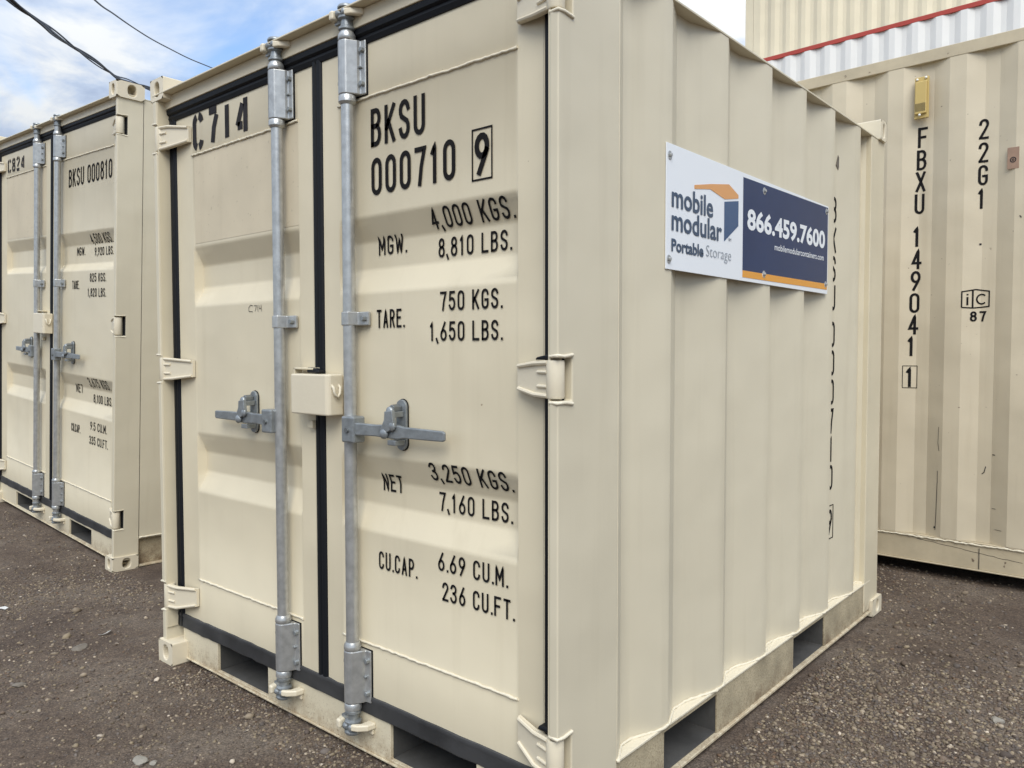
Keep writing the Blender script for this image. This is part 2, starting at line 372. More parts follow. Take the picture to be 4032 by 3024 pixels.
def bfont(s, u0, u1, v0, v1, fn, offset=0.0, name='lettering', m=None, parent=None, shear=0.0):
    """block text with the built-in font, scaled into a rectangle"""
    c = bpy.data.curves.new("t", 'FONT'); c.body = s; c.size = 1.0; c.offset = offset; c.resolution_u = 3; c.fill_mode = 'FRONT'
    o = bpy.data.objects.new("t", c); COL.objects.link(o); dg = bpy.context.evaluated_depsgraph_get(); dg.update()
    me = o.evaluated_get(dg).to_mesh(); vs = [v.co.copy() for v in me.vertices]; fs = [tuple(p.vertices) for p in me.polygons]
    bpy.data.objects.remove(o); bpy.data.curves.remove(c)
    x0 = min(v.x for v in vs); x1 = max(v.x for v in vs); y0 = min(v.y for v in vs); y1 = max(v.y for v in vs)
    mb = MB(); mb.add([fn(u0+(v.x-x0)/(x1-x0)*(u1-u0), v0+(v.y-y0)/(y1-y0)*(v1-v0)) for v in vs], fs)
    return mb.each('letter', m, parent) if name == 'letter' else [mb.build(name, m, parent)]

# ------------------------------------------------------------------ ground
def ghf(x, y):
    x = np.asarray(x, float); y = np.asarray(y, float)
    left = np.interp(x, [-6, -3.6, -2.4, -1.5, -0.6, 0.0], [0.10, 0.072, 0.02, -0.030, -0.008, 0.0])
    wy = np.clip((6-y)/3, 0, 1)*np.clip((y+7)/4, 0, 1)
    back = 0.03*np.clip((y-2.5)/0.6, 0, 1)*np.clip((x+1)/1, 0, 1)
    dip = -0.012*np.exp(-((x-1.86)**2+(y-2.35)**2)/0.35)
    near = np.exp(-((x-1)**2+(y-1)**2)/60)
    und = 0.006*np.sin(2.1*x+0.7*y+1)*np.sin(1.7*y-0.6*x)*near
    return left*wy+back+dip+und-0.002
def build_ground():
    ax = np.concatenate([[-600, -200, -60, -25, -12], np.arange(-7, 7.01, 0.1), [12, 25, 60, 200, 600]])
    ay = np.concatenate([[-600, -200, -60, -20, -8], np.arange(-4, 7.01, 0.1), [12, 25, 60, 200, 600]])
    X, Y = np.meshgrid(ax, ay); Z = ghf(X, Y)
    nx, ny = len(ax), len(ay); vs = np.stack([X.ravel(), Y.ravel(), Z.ravel()], 1)
    fs = [(j*nx+i, j*nx+i+1, (j+1)*nx+i+1, (j+1)*nx+i) for j in range(ny-1) for i in range(nx-1)]
    mb = MB(); mb.add(vs.tolist(), fs, True); mb.build('ground', M_GROUND, kind='structure')
build_ground()
def in_any(x, y):
    a = (x > -0.0) & (x < 1.90) & (y > 0.07) & (y < 2.36)
    b = (x < -1.52) & (x > -3.7) & (y > 0.47) & (y < 2.9)
    d = (y > 3.2)
    return a | b | d
def build_gravel():
    t = (1+5**.5)/2
    ico = np.array([(-1, t, 0), (1, t, 0), (-1, -t, 0), (1, -t, 0), (0, -1, t), (0, 1, t), (0, -1, -t), (0, 1, -t), (t, 0, -1), (t, 0, 1), (-t, 0, -1), (-t, 0, 1)])/math.hypot(1, t)
    fc = np.array([(0, 11, 5), (0, 5, 1), (0, 1, 7), (0, 7, 10), (0, 10, 11), (1, 5, 9), (5, 11, 4), (11, 10, 2), (10, 7, 6), (7, 1, 8), (3, 9, 4), (3, 4, 2), (3, 2, 6), (3, 6, 8), (3, 8, 9), (4, 9, 5), (2, 4, 11), (6, 2, 10), (8, 6, 7), (9, 8, 1)])
    px = []; py = []; pr = []
    def scatter(n, x0, x1, y0, y1, rmin, rmax, p=2.2, clump=0.0):
        x = RNG.uniform(x0, x1, n); y = RNG.uniform(y0, y1, n)
        k = np.sin(3.1*x+1.3*y)+np.sin(2.3*y-4.1*x+2)+np.sin(7*x+5*y)*0.6
        keep = ~in_any(x, y) & (RNG.random(n) < np.clip(0.62+clump*k*0.25, 0.08, 1))
        # only what a camera near the photograph's could see
        dx, dy = x-2.892, y+1.35; d = dx*fw.x+dy*fw.y; keep &= d > 0.6
        x = x[keep]; y = y[keep]; r = rmin+(rmax-rmin)*RNG.random(len(x))**p
        px.append(x); py.append(y); pr.append(r)
    # left of the containers
    scatter(26000, -1.6, 2.2, -1.1, 0.45, 0.0018, 0.0065, 2.0, 1.2)
    scatter(16000, -4.2, -0.2, -1.3, 0.45, 0.0026, 0.0080, 2.0, 1.0)
    scatter(1600, -2.2, 2.0, -1.1, 0.45, 0.004, 0.011, 2.6, 1.0)
    scatter(60, -1.6, 1.6, -1.0, 0.3, 0.010, 0.018, 2.0)
    # right of the containers, looser gravel
    scatter(52000, 1.86, 3.7, -0.2, 1.8, 0.0024, 0.0072, 1.6, 0.8)
    scatter(22000, 1.5, 5.4, 1.2, 3.1, 0.0030, 0.0080, 1.6, 0.8)
    scatter(3600, 1.9, 4.6, -0.1, 3.0, 0.006, 0.0125, 2.2, 0.8)
    scatter(90, 1.95, 4.4, 0.1, 2.9, 0.010, 0.019, 1.8)
    # along the sill and rail
    scatter(5200, 0.2, 1.9, -0.10, 0.07, 0.0018, 0.006, 2.0)
    x = np.concatenate(px); y = np.concatenate(py); r = np.concatenate(pr); n = len(x)
    sc = np.stack([RNG.uniform(.8, 1.5, n), RNG.uniform(.75, 1.2, n), RNG.uniform(.38, .8, n)], 1)*r[:, None]
    V = ico[None]*(1+RNG.uniform(-.22, .22, (n, 12, 1)))*sc[:, None, :]
    a = RNG.uniform(0, 2*np.pi, n); b = RNG.normal(0, 0.28, n)
    ca, sa, cb, sb = np.cos(a), np.sin(a), np.cos(b), np.sin(b)
    X = V[..., 0]*cb[:, None]+V[..., 2]*sb[:, None]; Z = -V[..., 0]*sb[:, None]+V[..., 2]*cb[:, None]; Y = V[..., 1]
    V = np.stack([X*ca[:, None]-Y*sa[:, None], X*sa[:, None]+Y*ca[:, None], Z], 2)
    V += np.stack([x, y, ghf(x, y)+sc[:, 2]*RNG.uniform(-0.1, 0.55, n)], 1)[:, None, :]
    F = (fc[None]+(np.arange(n)*12)[:, None, None]).reshape(-1, 3)
    me = bpy.data.meshes.new('gravel'); me.vertices.add(n*12); me.vertices.foreach_set('co', V.ravel())
    me.loops.add(len(F)*3); me.loops.foreach_set('vertex_index', F.ravel().astype(np.int32))
    me.polygons.add(len(F)); me.polygons.foreach_set('loop_start', (np.arange(len(F))*3).astype(np.int32))
    pal = np.array([(0.115, 0.093, 0.075), (0.15, 0.128, 0.10), (0.11, 0.10, 0.094), (0.19, 0.165, 0.12), (0.085, 0.072, 0.066), (0.24, 0.21, 0.165), (0.30, 0.27, 0.22), (0.125, 0.088, 0.062), (0.42, 0.39, 0.34)])
    ci = RNG.choice(9, n, p=[.25, .21, .17, .13, .10, .085, .022, .023, .010]); c = pal[ci]*np.array([1.08, .98, .87])*RNG.uniform(.7, 1.25, (n, 1))
    cc = np.concatenate([np.repeat(c, 12, 0), np.ones((n*12, 1))], 1)
    me.update(); at = me.color_attributes.new('stone_colour', 'FLOAT_COLOR', 'POINT'); at.data.foreach_set('color', cc.ravel())
    me.materials.append(M_STONE); me.validate()
    o = bpy.data.objects.new('gravel', me); COL.objects.link(o); o['kind'] = 'stuff'
    o['label'] = 'loose brown and grey gravel strewn over the ground'
    print('stones', n)
build_gravel()

# ------------------------------------------------------------------ container building blocks
def holed_face(mb, corners, cu, cv, ru, rv, depth, n=20):
    """rectangle given by 4 corners (ccw from outside) with an oval hole sunk by depth; hole centre in fractions"""
    A, B, C_, D_ = [Vector(c) for c in corners]; U = B-A; V = D_-A; nrm = U.cross(V).normalized()
    lu, lv = U.length, V.length; ring = []
    for k in range(n):
        a = 2*math.pi*k/n; ca, sa = math.cos(a), math.sin(a)
        ring.append(A+U*(cu+ru/lu*math.copysign(abs(ca)**.85, ca))+V*(cv+rv/lv*math.copysign(abs(sa)**.85, sa)))
    sq = []
    for k in range(n):
        a = 2*math.pi*k/n; ca, sa = math.cos(a), math.sin(a); m = max(abs(ca), abs(sa)); x, y = ca/m, sa/m
        sq.append(A+U*((x+1)/2)+V*((y+1)/2))
    inn = [p-nrm*depth for p in ring]
    mb.add(sq+ring+inn, [(k, (k+1) % n, n+(k+1) % n, n+k) for k in range(n)]+[(n+k, n+(k+1) % n, 2*n+(k+1) % n, 2*n+k) for k in range(n)]+[tuple(2*n+k for k in range(n))])
def casting(parent, x0, x1, y0, y1, z0, z1, side=1, front=True, back=False, m=M_HINGE, sidehole=True):
    mb = MB()
    zf = [(x0, y0, z0), (x1, y0, z0), (x1, y0, z1), (x0, y0, z1)]
    xs = x1 if side > 0 else x0
    if front: holed_face(mb, zf, .5, .5, (x1-x0)*.19, (z1-z0)*.33, 0.07)
    else: mb.add(zf, [(0, 1, 2, 3)])
    sf = [(x1, y0, z0), (x1, y1, z0), (x1, y1, z1), (x1, y0, z1)]
    lf = [(x0, y1, z0), (x0, y0, z0), (x0, y0, z1), (x0, y1, z1)]
    if side > 0 and sidehole: holed_face(mb, sf, .55, .5, (y1-y0)*.16, (z1-z0)*.36, 0.07)
    else: mb.add(sf, [(0, 1, 2, 3)])
    mb.add(lf, [(0, 1, 2, 3)])
    mb.add([(x1, y1, z0), (x0, y1, z0), (x0, y1, z1), (x1, y1, z1)], [(0, 1, 2, 3)])
    mb.add([(x0, y0, z1), (x1, y0, z1), (x1, y1, z1), (x0, y1, z1)], [(0, 1, 2, 3)])
    mb.add([(x0, y1, z0), (x1, y1, z0), (x1, y0, z0), (x0, y0, z0)], [(0, 1, 2, 3)])
    o = mb.build('corner_casting', m, parent)
    w = o.modifiers.new('weld', 'WELD'); w.merge_threshold = 0.0003
    b = o.modifiers.new('bevel', 'BEVEL'); b.width = 0.004; b.segments = 2; b.limit_method = 'ANGLE'; b.angle_limit = math.radians(50)
    return o

def hinge(parent, xb, xd, zb0, zb1, zd0, zd1, m=M_HINGE):
    """barrel at xb in the post notch, leaf running to the door at xd"""
    s = 1 if xd > xb else -1; yb, yd = 0.010, 0.044
    mb = MB(); th = 0.010
    pts = [(xb+s*.012, zb0), (xb+s*.06, zb0+.002), (xd, zd0), (xd, zd1), (xb+s*.06, zb1-.002), (xb+s*.012, zb1)]
    def y(x): return yb+(yd-.006-yb)*min(1, max(0, (abs(x-xb)-.012)/(abs(xd-xb)-.012)))
    n = len(pts); fr = [(p[0], y(p[0]), p[1]) for p in pts]; bk = [(p[0], y(p[0])+th, p[1]) for p in pts]
    fs = [tuple(range(n)) if s > 0 else tuple(reversed(range(n)))]+[(i, n+i, n+(i+1) % n, (i+1) % n) if s > 0 else (i, (i+1) % n, n+(i+1) % n, n+i) for i in range(n)]
    mb.add(fr+bk, fs)
    for (za, zc) in ((zb0+.004, zd0+.004), (zb1-.004, zd1-.004)):     # rolled beads on both edges
        mb.tube([(xb+s*.012, yb-.001, za), (xb+s*.06, y(xb+s*.06)-.002, za+(.002 if za < (zb0+zb1)/2 else -.002)), (xd-s*.004, yd-.008, zc)], [.0055, .0055, .005], 8)
    zm = (zb0+zb1)/2
    for dz in (-.016, .016):
        mb.tube([(xb+s*.014, yb-.001, zm+dz), (xb+s*.048, y(xb+s*.048)-.0005, zm+dz)], .0042, 8)
    o = mb.build('hinge', m, parent, angle=40)
    k = MB().lathe(xb, 0.021, [(.0, zb0-.001), (.019, zb0-.001), (.0205, zb0+.003), (.0205, zb1-.003), (.019, zb1+.001), (0, zb1+.001)], 24)
    k.build('hinge_barrel', m, o, angle=40)
    return o

def post(parent, x0, x1, y1, z0, z1, notches, outer, lug=.0042):
    """corner post with hinge notches cut out of its front edge"""
    pg = [(y1, z0), (y1, z1), (0, z1)]
    for a, b in sorted(notches, reverse=True): pg += [(0, b), (.052, b), (.052, a), (0, a)]
    pg += [(0, z0)]
    MB().prism(pg, x0, x1, 0).build('corner_post', M_SIDE, parent, bevel=0.0035, segs=3)
    for a, b in notches:
        lm = MB(); lx = x1 if outer > 0 else x0
        for zz, q in ((a, -1), (b, 1)):
            lm.tube([(x0-.001 if outer > 0 else x1+.001, .004, zz+q*.004), (lx, -.001, zz+q*.005), (lx+outer*.001, .02, zz+q*.0035), (lx+outer*.0015, .052, zz+q*.007)], lug, 8)
        lm.each('hinge_lug', M_WELD, parent, angle=50)
        if lug < .004: MB().box(x0+.001, x1-.0006, .0508, .0518, a+.001, b-.001).build('slot_shade', M_VOID, parent)  # black plate over the notch's cut face, painting in its shaded inside

def door_surface(x0, x1, zb, zt, bx0, bx1, bands, weld, depth, y=0.05):
    """returns y(x,z) of a door leaf with pressed-in bands"""
    def prof(z):
        d = 0.0
        for (a, b, c, e) in bands:        # outer top, inner top, inner bottom, outer bottom
            t = 0
            if e < z < a:
                if z > b: t = (a-z)/(a-b)
                elif z < c: t = (z-e)/(c-e)
                else: t = 1
            d += depth*t
        return d
    def sm(z):
        r = .005
        return sum(prof(z+r*k) for k in (-1, -.5, 0, .5, 1))/5
    def f(x, z):
        t = 1 if bx0+.010 <= x <= bx1-.010 else max(0, min(1, (x-bx0)/.010, (bx1-x)/.010))
        inner = .0012 if (bx0 < x < bx1 and weld[0] < z < weld[1]) else 0
        return y+sm(z)*t+inner
    return f
def grid_mesh(name, m, parent, xs, zs, f, **k):
    mb = MB(); nx = len(xs)
    mb.add([(x, f(x, z), z) for z in zs for x in xs], [(j*nx+i, j*nx+i+1, (j+1)*nx+i+1, (j+1)*nx+i) for j in range(len(zs)-1) for i in range(nx-1)], True)
    return mb.build(name, m, parent, angle=38, **k)

def lock_rod(parent, xr, zb, zt, sgn, ub, lb, kz, hz, zcam_t, zcam_b, ysill, yhead, hl, rx, flip):
    """galvanised locking bar with brackets, cams, keepers and handle; sgn = side the handle points to"""
    yr = 0.020
    root = MB().lathe(xr, yr, [(0, zb), (.0176, zb), (.0176, zt), (0, zt)], 28).build('lock_rod', M_GALV, parent, angle=40)
    # bearing brackets
    for (a, b) in (ub, lb):
        pl = [(-.0235, .028), (-.0235, -.004), (-.021, -.012), (-.014, -.020), (-.004, -.0235), (.007, -.0225), (.016, -.018), (.031, .010), (.034, .020), (.052, .0215), (.052, .0275)]
        mb = MB().prism([(xr+p[0], yr+p[1]) for p in pl], a, b, 2)
        br = mb.build('bearing_bracket', M_GALV, root, bevel=.003, segs=3)
        c = MB()
        c.lathe(xr, yr, [(.019, a-.026), (.0245, a-.019), (.0245, a-.004), (.0225, a-.001)], 24)
        c.lathe(xr, yr, [(.0225, b+.001), (.0245, b+.004), (.0245, b+.014), (.0195, b+.024)], 24)
        c.each('collar', M_GALV, root, angle=35)
        bm = MB()
        for zz in (a+.028, b-.028): bm.tube([(xr+.043, yr+.024, zz), (xr+.043, yr+.010, zz)], [.0085, .0075], 6, smooth=False)
        bm.tube([(xr+.037, yr+.022, (a+b)/2), (xr+.037, yr+.012, (a+b)/2)], .004, 6, smooth=False)
        bm.each('bolt', M_CAST, root, bevel=.001)
        hm = MB()
        for zz in (a+.032, b-.032): hm.tube([(xr-.0185, yr-.012, zz), (xr-.0212, yr-.0150, zz)], .0052, 12)
        hm.each('bolt_hole', M_VOID, root)
        MB().box(xr-.026, xr+.0545, yr+.0277, yr+.0297, a-.002, b+.002).build('rubber_pad', M_RUB, root, bevel=.0008)
    # middle guide
    pl = [(-.0215, .028), (-.0215, -.004), (-.014, -.0175), (0, -.0215), (.014, -.0175), (.024, .012), (.060, .018), (.060, .0275)]
    g = MB().prism([(xr+p[0], yr+p[1]) for p in pl], kz[0], kz[1], 2)
    g.build('rod_guide', M_GALV, root, bevel=.0025, segs=2)
    zz = (kz[0]+kz[1])/2
    MB().tube([(xr+.047, yr+.024, zz), (xr+.047, yr+.004, zz)], .0085, 6, smooth=False).build('bolt', M_CAST, root, bevel=.001)
    # cams and keepers
    for top in (True, False):
        q = 1 if top else -1; z0 = zcam_t if top else zcam_b; yf = yhead if top else ysill
        c = MB(); Z = lambda d: z0-q*d                      # d = distance back from the cam's end
        pr = [(.0, 0), (.022, 0), (.025, .004), (.025, .008), (.015, .012), (.0155, .028), (.024, .032), (.024, .037), (.016, .041), (.017, .056), (.0225, .060), (.0225, .066), (.0176, .07)]
        c.lathe(xr, yr, [(r, Z(d)) for r, d in pr], 24)
        c.ball((xr-.017, yr-.010, Z(.020)), .014, sc=(1.05, 1, .85)); c.ball((xr+.010, yr-.014, Z(.022)), .011, sc=(1, 1, 1.1))
        c.box(xr-.040, xr-.008, yr-.010, yr+.010, min(Z(.036), Z(.046)), max(Z(.036), Z(.046)))
        c.build('cam', M_CAST, root, angle=45)
        k = MB()
        sx = 1
        k.prism([(xr+.064, yf+.001), (xr+.060, yr+.004), (xr+.040, yr-.018), (xr+.020, yr-.026), (xr+.016, yr-.018), (xr+.034, yr+.002), (xr+.036, yf+.001)], *sorted((Z(.018), Z(.036))))
        k.prism([(xr-.052, yf+.001), (xr-.050, yr-.010), (xr-.042, yr-.030), (xr-.024, yr-.030), (xr-.027, yr-.004), (xr-.030, yf+.001)], *sorted((Z(.012), Z(.038))))
        k.box(xr+.030, xr+.058, yf-.008, yf+.001, *sorted((Z(.0), Z(.034))))
        k.each('cam_keeper', M_HINGE, root, bevel=.006, segs=3)
    # handle
    s = sgn; yh = yr-.006
    hb = MB().box(min(xr+s*.002, xr+s*.056), max(xr+s*.002, xr+s*.056), yr-.034, yr+.008, hz-.037, hz+.036)
    hb.build('handle_hub', M_CAST, root, bevel=.005, segs=2)
    MB().tube([(xr+s*.030, yr-.033, hz-.002), (xr+s*.030, yr-.040, hz-.002)], .0075, 8).build('hub_rivet', M_BOLT, root, angle=40)
    h = MB()
    sec = [(.055, .0175, -.012, .014), (.08, .0165, -.010, .010), (.13, .0160, -.006, .008), (.17, .0185, -.002, .008), (.21, .0190, .0, .008), (.235, .0150, .001, .007), (hl*.8, .0145, .001, .0065), (hl-.008, .0135, .001, .006), (hl, .010, .001, .004)]
    vs = []
    for d, hh, yo, ty in sec:
        x = xr+s*d
        for (a, b) in ((-1, -1), (1, -1), (1, 1), (-1, 1)): vs.append((x, yh+yo+a*ty/1.0*.8, hz+.002+b*hh))
    fs = []
    for i in range(len(sec)-1):
        for k in range(4):
            a = (i*4+k, i*4+(k+1) % 4, i*4+4+(k+1) % 4, i*4+4+k); fs.append(a if s < 0 else tuple(reversed(a)))
    n = len(vs)-4; fs += [(n, n+1, n+2, n+3) if s < 0 else (n+3, n+2, n+1, n), (3, 2, 1, 0) if s < 0 else (0, 1, 2, 3)]
    h.add(vs, fs); h.build('handle', M_CAST, root, bevel=.004, segs=2)
    # retainer: oval back plate, bolts, catch hook over the handle
    x = xr+s*rx; z1_, z0_ = hz+.086, hz-.050; rr = .0195
    oval = arc(x, z1_-rr, rr, rr, 0, 180, 10)+arc(x, z0_+rr, rr, rr, 180, 360, 10)
    MB().prism(list(reversed(oval)), .0405, .0485, 1).build('handle_retainer', M_CAST, root, bevel=.0015)
    ov2 = arc(x, z1_-rr, rr+.002, rr+.002, 0, 180, 10)+arc(x, z0_+rr, rr+.002, rr+.002, 180, 360, 10)
    MB().prism(list(reversed(ov2)), .0478, .0498, 1).build('rubber_pad', M_RUB, root)
    b = MB()
    b.tube([(x-.006, .040, z1_-.024), (x-.006, .012, z1_-.024)], [.013, .012], 6, smooth=False); b.tube([(x, .040, z0_+.024), (x, .030, z0_+.024)], [.010, .009], 6, smooth=False)
    b.each('bolt', M_BOLT, root, bevel=.002)
    cth = MB()
    cth.prism([(x-.016, z1_-.030), (x+.014, z1_-.026), (x+.018, hz+.028), (x+.020, hz+.014), (x-.004, hz+.002), (x-.030, hz-.006), (x-.034, hz+.008), (x-.026, hz+.020), (x-.018, hz+.034)], -.004, .008, 1)
    cth.prism([(x-.018, z1_-.034), (x+.014, z1_-.030), (x+.012, z1_-.046), (x-.016, z1_-.046)], .006, .040, 1)
    cth.ball((x-.022, .0, hz-.004), .013, sc=(1.2, .7, 1.1)); cth.box(x-.014, x+.018, .004, .040, hz-.034, hz-.020)
    cth.ball((x+.010, .001, hz+.018), .012, sc=(1.0, .6, 1.2)); cth.ball((x-.006, .008, z1_-.030), .0135, sc=(1, .7, 1))
    cth.build('catch', M_CAST, root, bevel=.005, segs=3)
    return root

def corr_profile(parts):   # list of (s, depth)
    return parts
def wall_sheet(name, m, parent, prof, z0, z1, mapf, sub_=1, **k):
    mb = MB(); n = len(prof); zs = [z0+(z1-z0)*i/sub_ for i in range(sub_+1)]
    mb.add([mapf(s, d, z) for z in zs for s, d in prof], [(j*n+i, j*n+i+1, (j+1)*n+i+1, (j+1)*n+i) for j in range(sub_) for i in range(n-1)])
    return mb.build(name, m, parent, angle=20, **k)

def mini_container(p):
    """small two-door container; local frame: x across the doors 0..W, y back, z up"""
    root = empty('shipping_container', label=p['label'], category='shipping container', group='small beige containers with doors')
    Wd, Ln = p['W'], p['L']
    nt_ = [(a-.006, b+.006) for a, b in p['hinge_z']]
    for x0, x1, o in ((0, .024, -1), (Wd-.024, Wd, 1)):
        x0 = x0+(p['xl'] if o < 0 else 0); x1 = x1+(p['xl'] if o < 0 else 0)
        post(root, x0, x1, p['post_d'], .05, p['Hs'], nt_, o, p.get('lug', .0042))
    for x0 in (p['xl'], Wd-.024): MB().box(x0, x0+.024, Ln-.183, Ln, .03, p['Hs']).build('corner_post', M_PAINT, root, bevel=.003)
    # reveal plates behind the post flanges
    for x0, x1 in ((p['xl']+.0245, p['xl']+.030), (Wd-.030, Wd-.0245)): MB().box(x0, x1, .004, .046, p['zgb'], p['Hs']).build('door_reveal', M_PAINT, root)
    # castings
    xl = p['xl']; H = p['H']
    casting(root, xl-.018, xl+.090, -.009, .135, p['zc0'], p['zc0']+.083, -1)
    casting(root, Wd-.085, Wd+.010, -.009, .130, p['zc0'], p['zc0']+.078, 1)
    casting(root, xl-.018, xl+.081, 0.0, .135, H-.024, H+.055, -1)
    casting(root, Wd-.090, Wd+.010, -.009, .135, p['Ht']-.024 if 'Ht' in p else H-.024, (p['Ht'] if 'Ht' in p else H)+.060, 1)
    for z0 in (-.008, p['Hs']-.006):
        casting(root, xl-.01, xl+.09, Ln-.10, Ln+.012, z0, z0+.075+(.01 if z0 > 1 else 0), -1, front=z0 > 1)
        casting(root, Wd-.09, Wd+.012, Ln-.10, Ln+(.030 if z0 < 1 else -.020), z0, z0+.075+(.01 if z0 > 1 else 0), 1, front=False)
    # header and roof
    MB().box(xl+.02, Wd-.02, .031, .10, p['zgt'], H-.006).build('header', M_PAINT, root, bevel=.002)
    MB().box(xl-.004, Wd+.002, -.001, .125, H-.0055, H).build('header_cap', M_PAINT, root, bevel=.0015)
    MB().box(xl-.002, Wd+.002, .1255, Ln, p['Hs']-.006, p['Hs']).build('roof', M_SIDE, root, bevel=.001)
    # sill with forklift openings
    zs0, zs1 = p['zs'], p['zgb']; wz0, wz1 = zs0+.006, p['fp_top']
    sl = MB(); x = xl+.06
    for a, b in p['fp']:
        sl.box(x, a, .050, .062, zs0, zs1); sl.box(a, b, .050, .062, wz1, zs1); sl.box(a, b, .050, .062, zs0, wz0); x = b
    sl.box(x, Wd-.03, .050, .062, zs0, zs1); sl.box(xl+.05, Wd-.03, .044, .30, zs0-.006, zs0-.0005)
    sl.build('door_sill', M_PAINT, root, bevel=.0015)
    for a, b in p['fp']:
        t = MB(); t.box(a-.004, a, .0625, .55, wz0, wz1); t.box(b, b+.004, .0625, .55, wz0, wz1); t.box(a-.004, b+.004, .0625, .55, wz1, wz1+.004)
        t.box(a-.004, b+.004, .0625, .55, wz0-.006, wz0-.001); t.box(a-.004, b+.004, .551, .555, wz0, wz1)
        t.build('forklift_pocket', M_DARK, root)
    # doors
    seal_l, dl0, dl1, dr0, dr1, seal_r = p['xdoor']
    zb, zt = p['zdb'], p['zdt']; doors = []
    for i, (x0, x1, (b0, b1)) in enumerate(((dl0, dl1, p['bandx'][0]), (dr0, dr1, p['bandx'][1]))):
        f = door_surface(x0, x1, zb, zt, b0, b1, p['bands'], p['weld'], p['bdepth'])
        xs = sorted({x0, b0-.001, b0, b0+.005, b0+.010, b1-.010, b1-.005, b1, b1+.001, x1} | {b0+.01+(b1-b0-.02)*k/5 for k in range(6)})
        zs = {zb, zt, p['weld'][0]-.001, p['weld'][0]+.001, p['weld'][1]-.001, p['weld'][1]+.001}
        for (a, b, c, e) in p['bands']:
            for q in (a, b, c, e):
                for k in range(-6, 7): zs.add(round(q+k*.0025, 5))
        zs = sorted(zs)
        dr = grid_mesh('door', M_DOOR, root, xs, zs, f); doors.append((dr, f))
        e = MB()    # rolled door edges
        e.box(x0-.004, x0-.0002, .0495, .085, zb, zt); e.box(x1+.0002, x1+.004, .0495, .085, zb, zt)
        e.each('door_edge', M_DOOR, dr, bevel=.0015)
        wb = MB()
        wl = p['weld']
        for zz, q in ((wl[1], 1), (wl[0], -1)):
            n = 60; pts = [(b0+(b1-b0)*k/n, .0485+RNG.normal(0, .0004), zz+RNG.normal(0, .0007)) for k in range(n+1)]
            wb.tube(pts, [.0032+abs(RNG.normal(0, .0005)) for _ in pts], 7)
        wb.each('weld_seam', M_WELD, dr)
    # dusty upper panel of the left door: slightly proud sheet
    if p.get('dust'):
        b0, b1 = p['bandx'][0]; z0, z1 = p['bands'][0][0]+.012, p['weld'][1]-.006
        MB().box(b0+.012, b1-.0015, .0504, .0520, z0, z1).build('door_panel', M_DOORDUST, doors[0][0])
    # seals
    g = MB()
    def seal(x0, x1, z0, z1, ridge=True):
        m_ = (x0+x1)/2; w = x1-x0
        pl = [(x0, .056), (x0+.002, .048), (x0+w*.18, .0425), (x0+w*.40, .043), (m_-.0015, .049), (m_+.0015, .049), (x0+w*.60, .043), (x0+w*.82, .0425), (x1-.002, .048), (x1, .056)]
        g.prism(pl, z0, z1, 2, True)
    seal(seal_l, dl0-.004, p['zgb']+.004, p['zgt']-.004); seal(dl1+.004, dr0-.004, zb+.0045, zt+.004); seal(dr1+.004, seal_r, p['zgb']+.004, p['zgt']-.004)
    g.each('door_seal', M_RUB, root, angle=50)
    g = MB(); x0, x1 = seal_l+.004, seal_r-.004
    z0, z1 = zt-.004, p['zgt']; mid = (z0+z1)/2
    g.prism([(.056, z0), (.046, z0+.002), (.041, z0+.014), (.044, mid), (.036, mid+.006), (.034, z1-.003), (.056, z1)][::-1], x0, x1, 0, True)
    g.build('top_seal', M_RUB, root, angle=35)
    g = MB(); n = 50; rows = []
    z0, z1 = p['zgb']-.002, zb+.004
    pf = [(.052, z0), (.0455, z0+.001), (.0425, z0+.007), (.0448, z1-.014), (.0425, z1-.010), (.0440, z1-.001), (.052, z1)]
    vs = []
    for i in range(n+1):
        x = x0+(x1-x0)*i/n; dy = RNG.normal(0, .0009); dz = RNG.normal(0, .0009)
        vs += [(x, a+dy, b+dz) for a, b in pf]
    k = len(pf); g.add(vs, [(i*k+j, (i+1)*k+j, (i+1)*k+j+1, i*k+j+1) for i in range(n) for j in range(k-1)], True)
    g.build('bottom_seal', M_RUBD, root, angle=50)
    # hinges
    for i, (hz0, hz1) in enumerate(p['hinge_z']):
        zd0, zd1 = p['hinge_d'][i]
        hinge(doors[0][0], xl+.018, p['hinge_x'][0], hz0, hz1, zd0, zd1)
        hinge(doors[1][0], Wd-.023, p['hinge_x'][1], hz0, hz1, zd0, zd1)
    # lock rods
    for i, xr in enumerate(p['rods']):
        lock_rod(root, xr, p['cam_b']+.06, p['cam_t']-.06, (-1, 1)[i], p['ub'], p['lb'], p['kz'], p['hz'], p['cam_t'], p['cam_b'], .050, .031, .385, .190, i)
    # padlock box
    bx0, bx1, bz0, bz1 = p['box']
    lb = MB(); r = .012
    pl = [(bx0, .046), (bx0, -.003), (bx0+.006, -.010), (bx1-r, -.010), (bx1-r*.3, -.010+r*.3), (bx1, -.010+r), (bx1, .046)]
    lb.prism(pl, bz0, bz1, 2); lock = lb.build('lock_box', M_HINGE, root, bevel=.006, segs=3)
    hk = MB(); yy = .018; zz = (bz0+bz1)/2+.006
    hk.tube([(bx1-.002, .006, zz+.022), (bx1+.006, .006, zz+.016), (bx1+.008, .009, zz-.002), (bx1+.009, .018, zz-.012), (bx1+.008, .027, zz-.002), (bx1+.006, .030, zz+.016), (bx1-.002, .030, zz+.022)], .0042, 8)
    hk.build('lock_hook', M_WELD, lock)
    pk = MB(); pk.box(bx0-.022, bx0-.016, .018, .046, bz0+.006, bz1+.018); pk.box(bx0-.022, bx0+.075, .018, .046, bz1+.012, bz1+.018); pk.box(bx0+.03, bx0+.055, .030, .046, bz0-.045, bz0-.022)
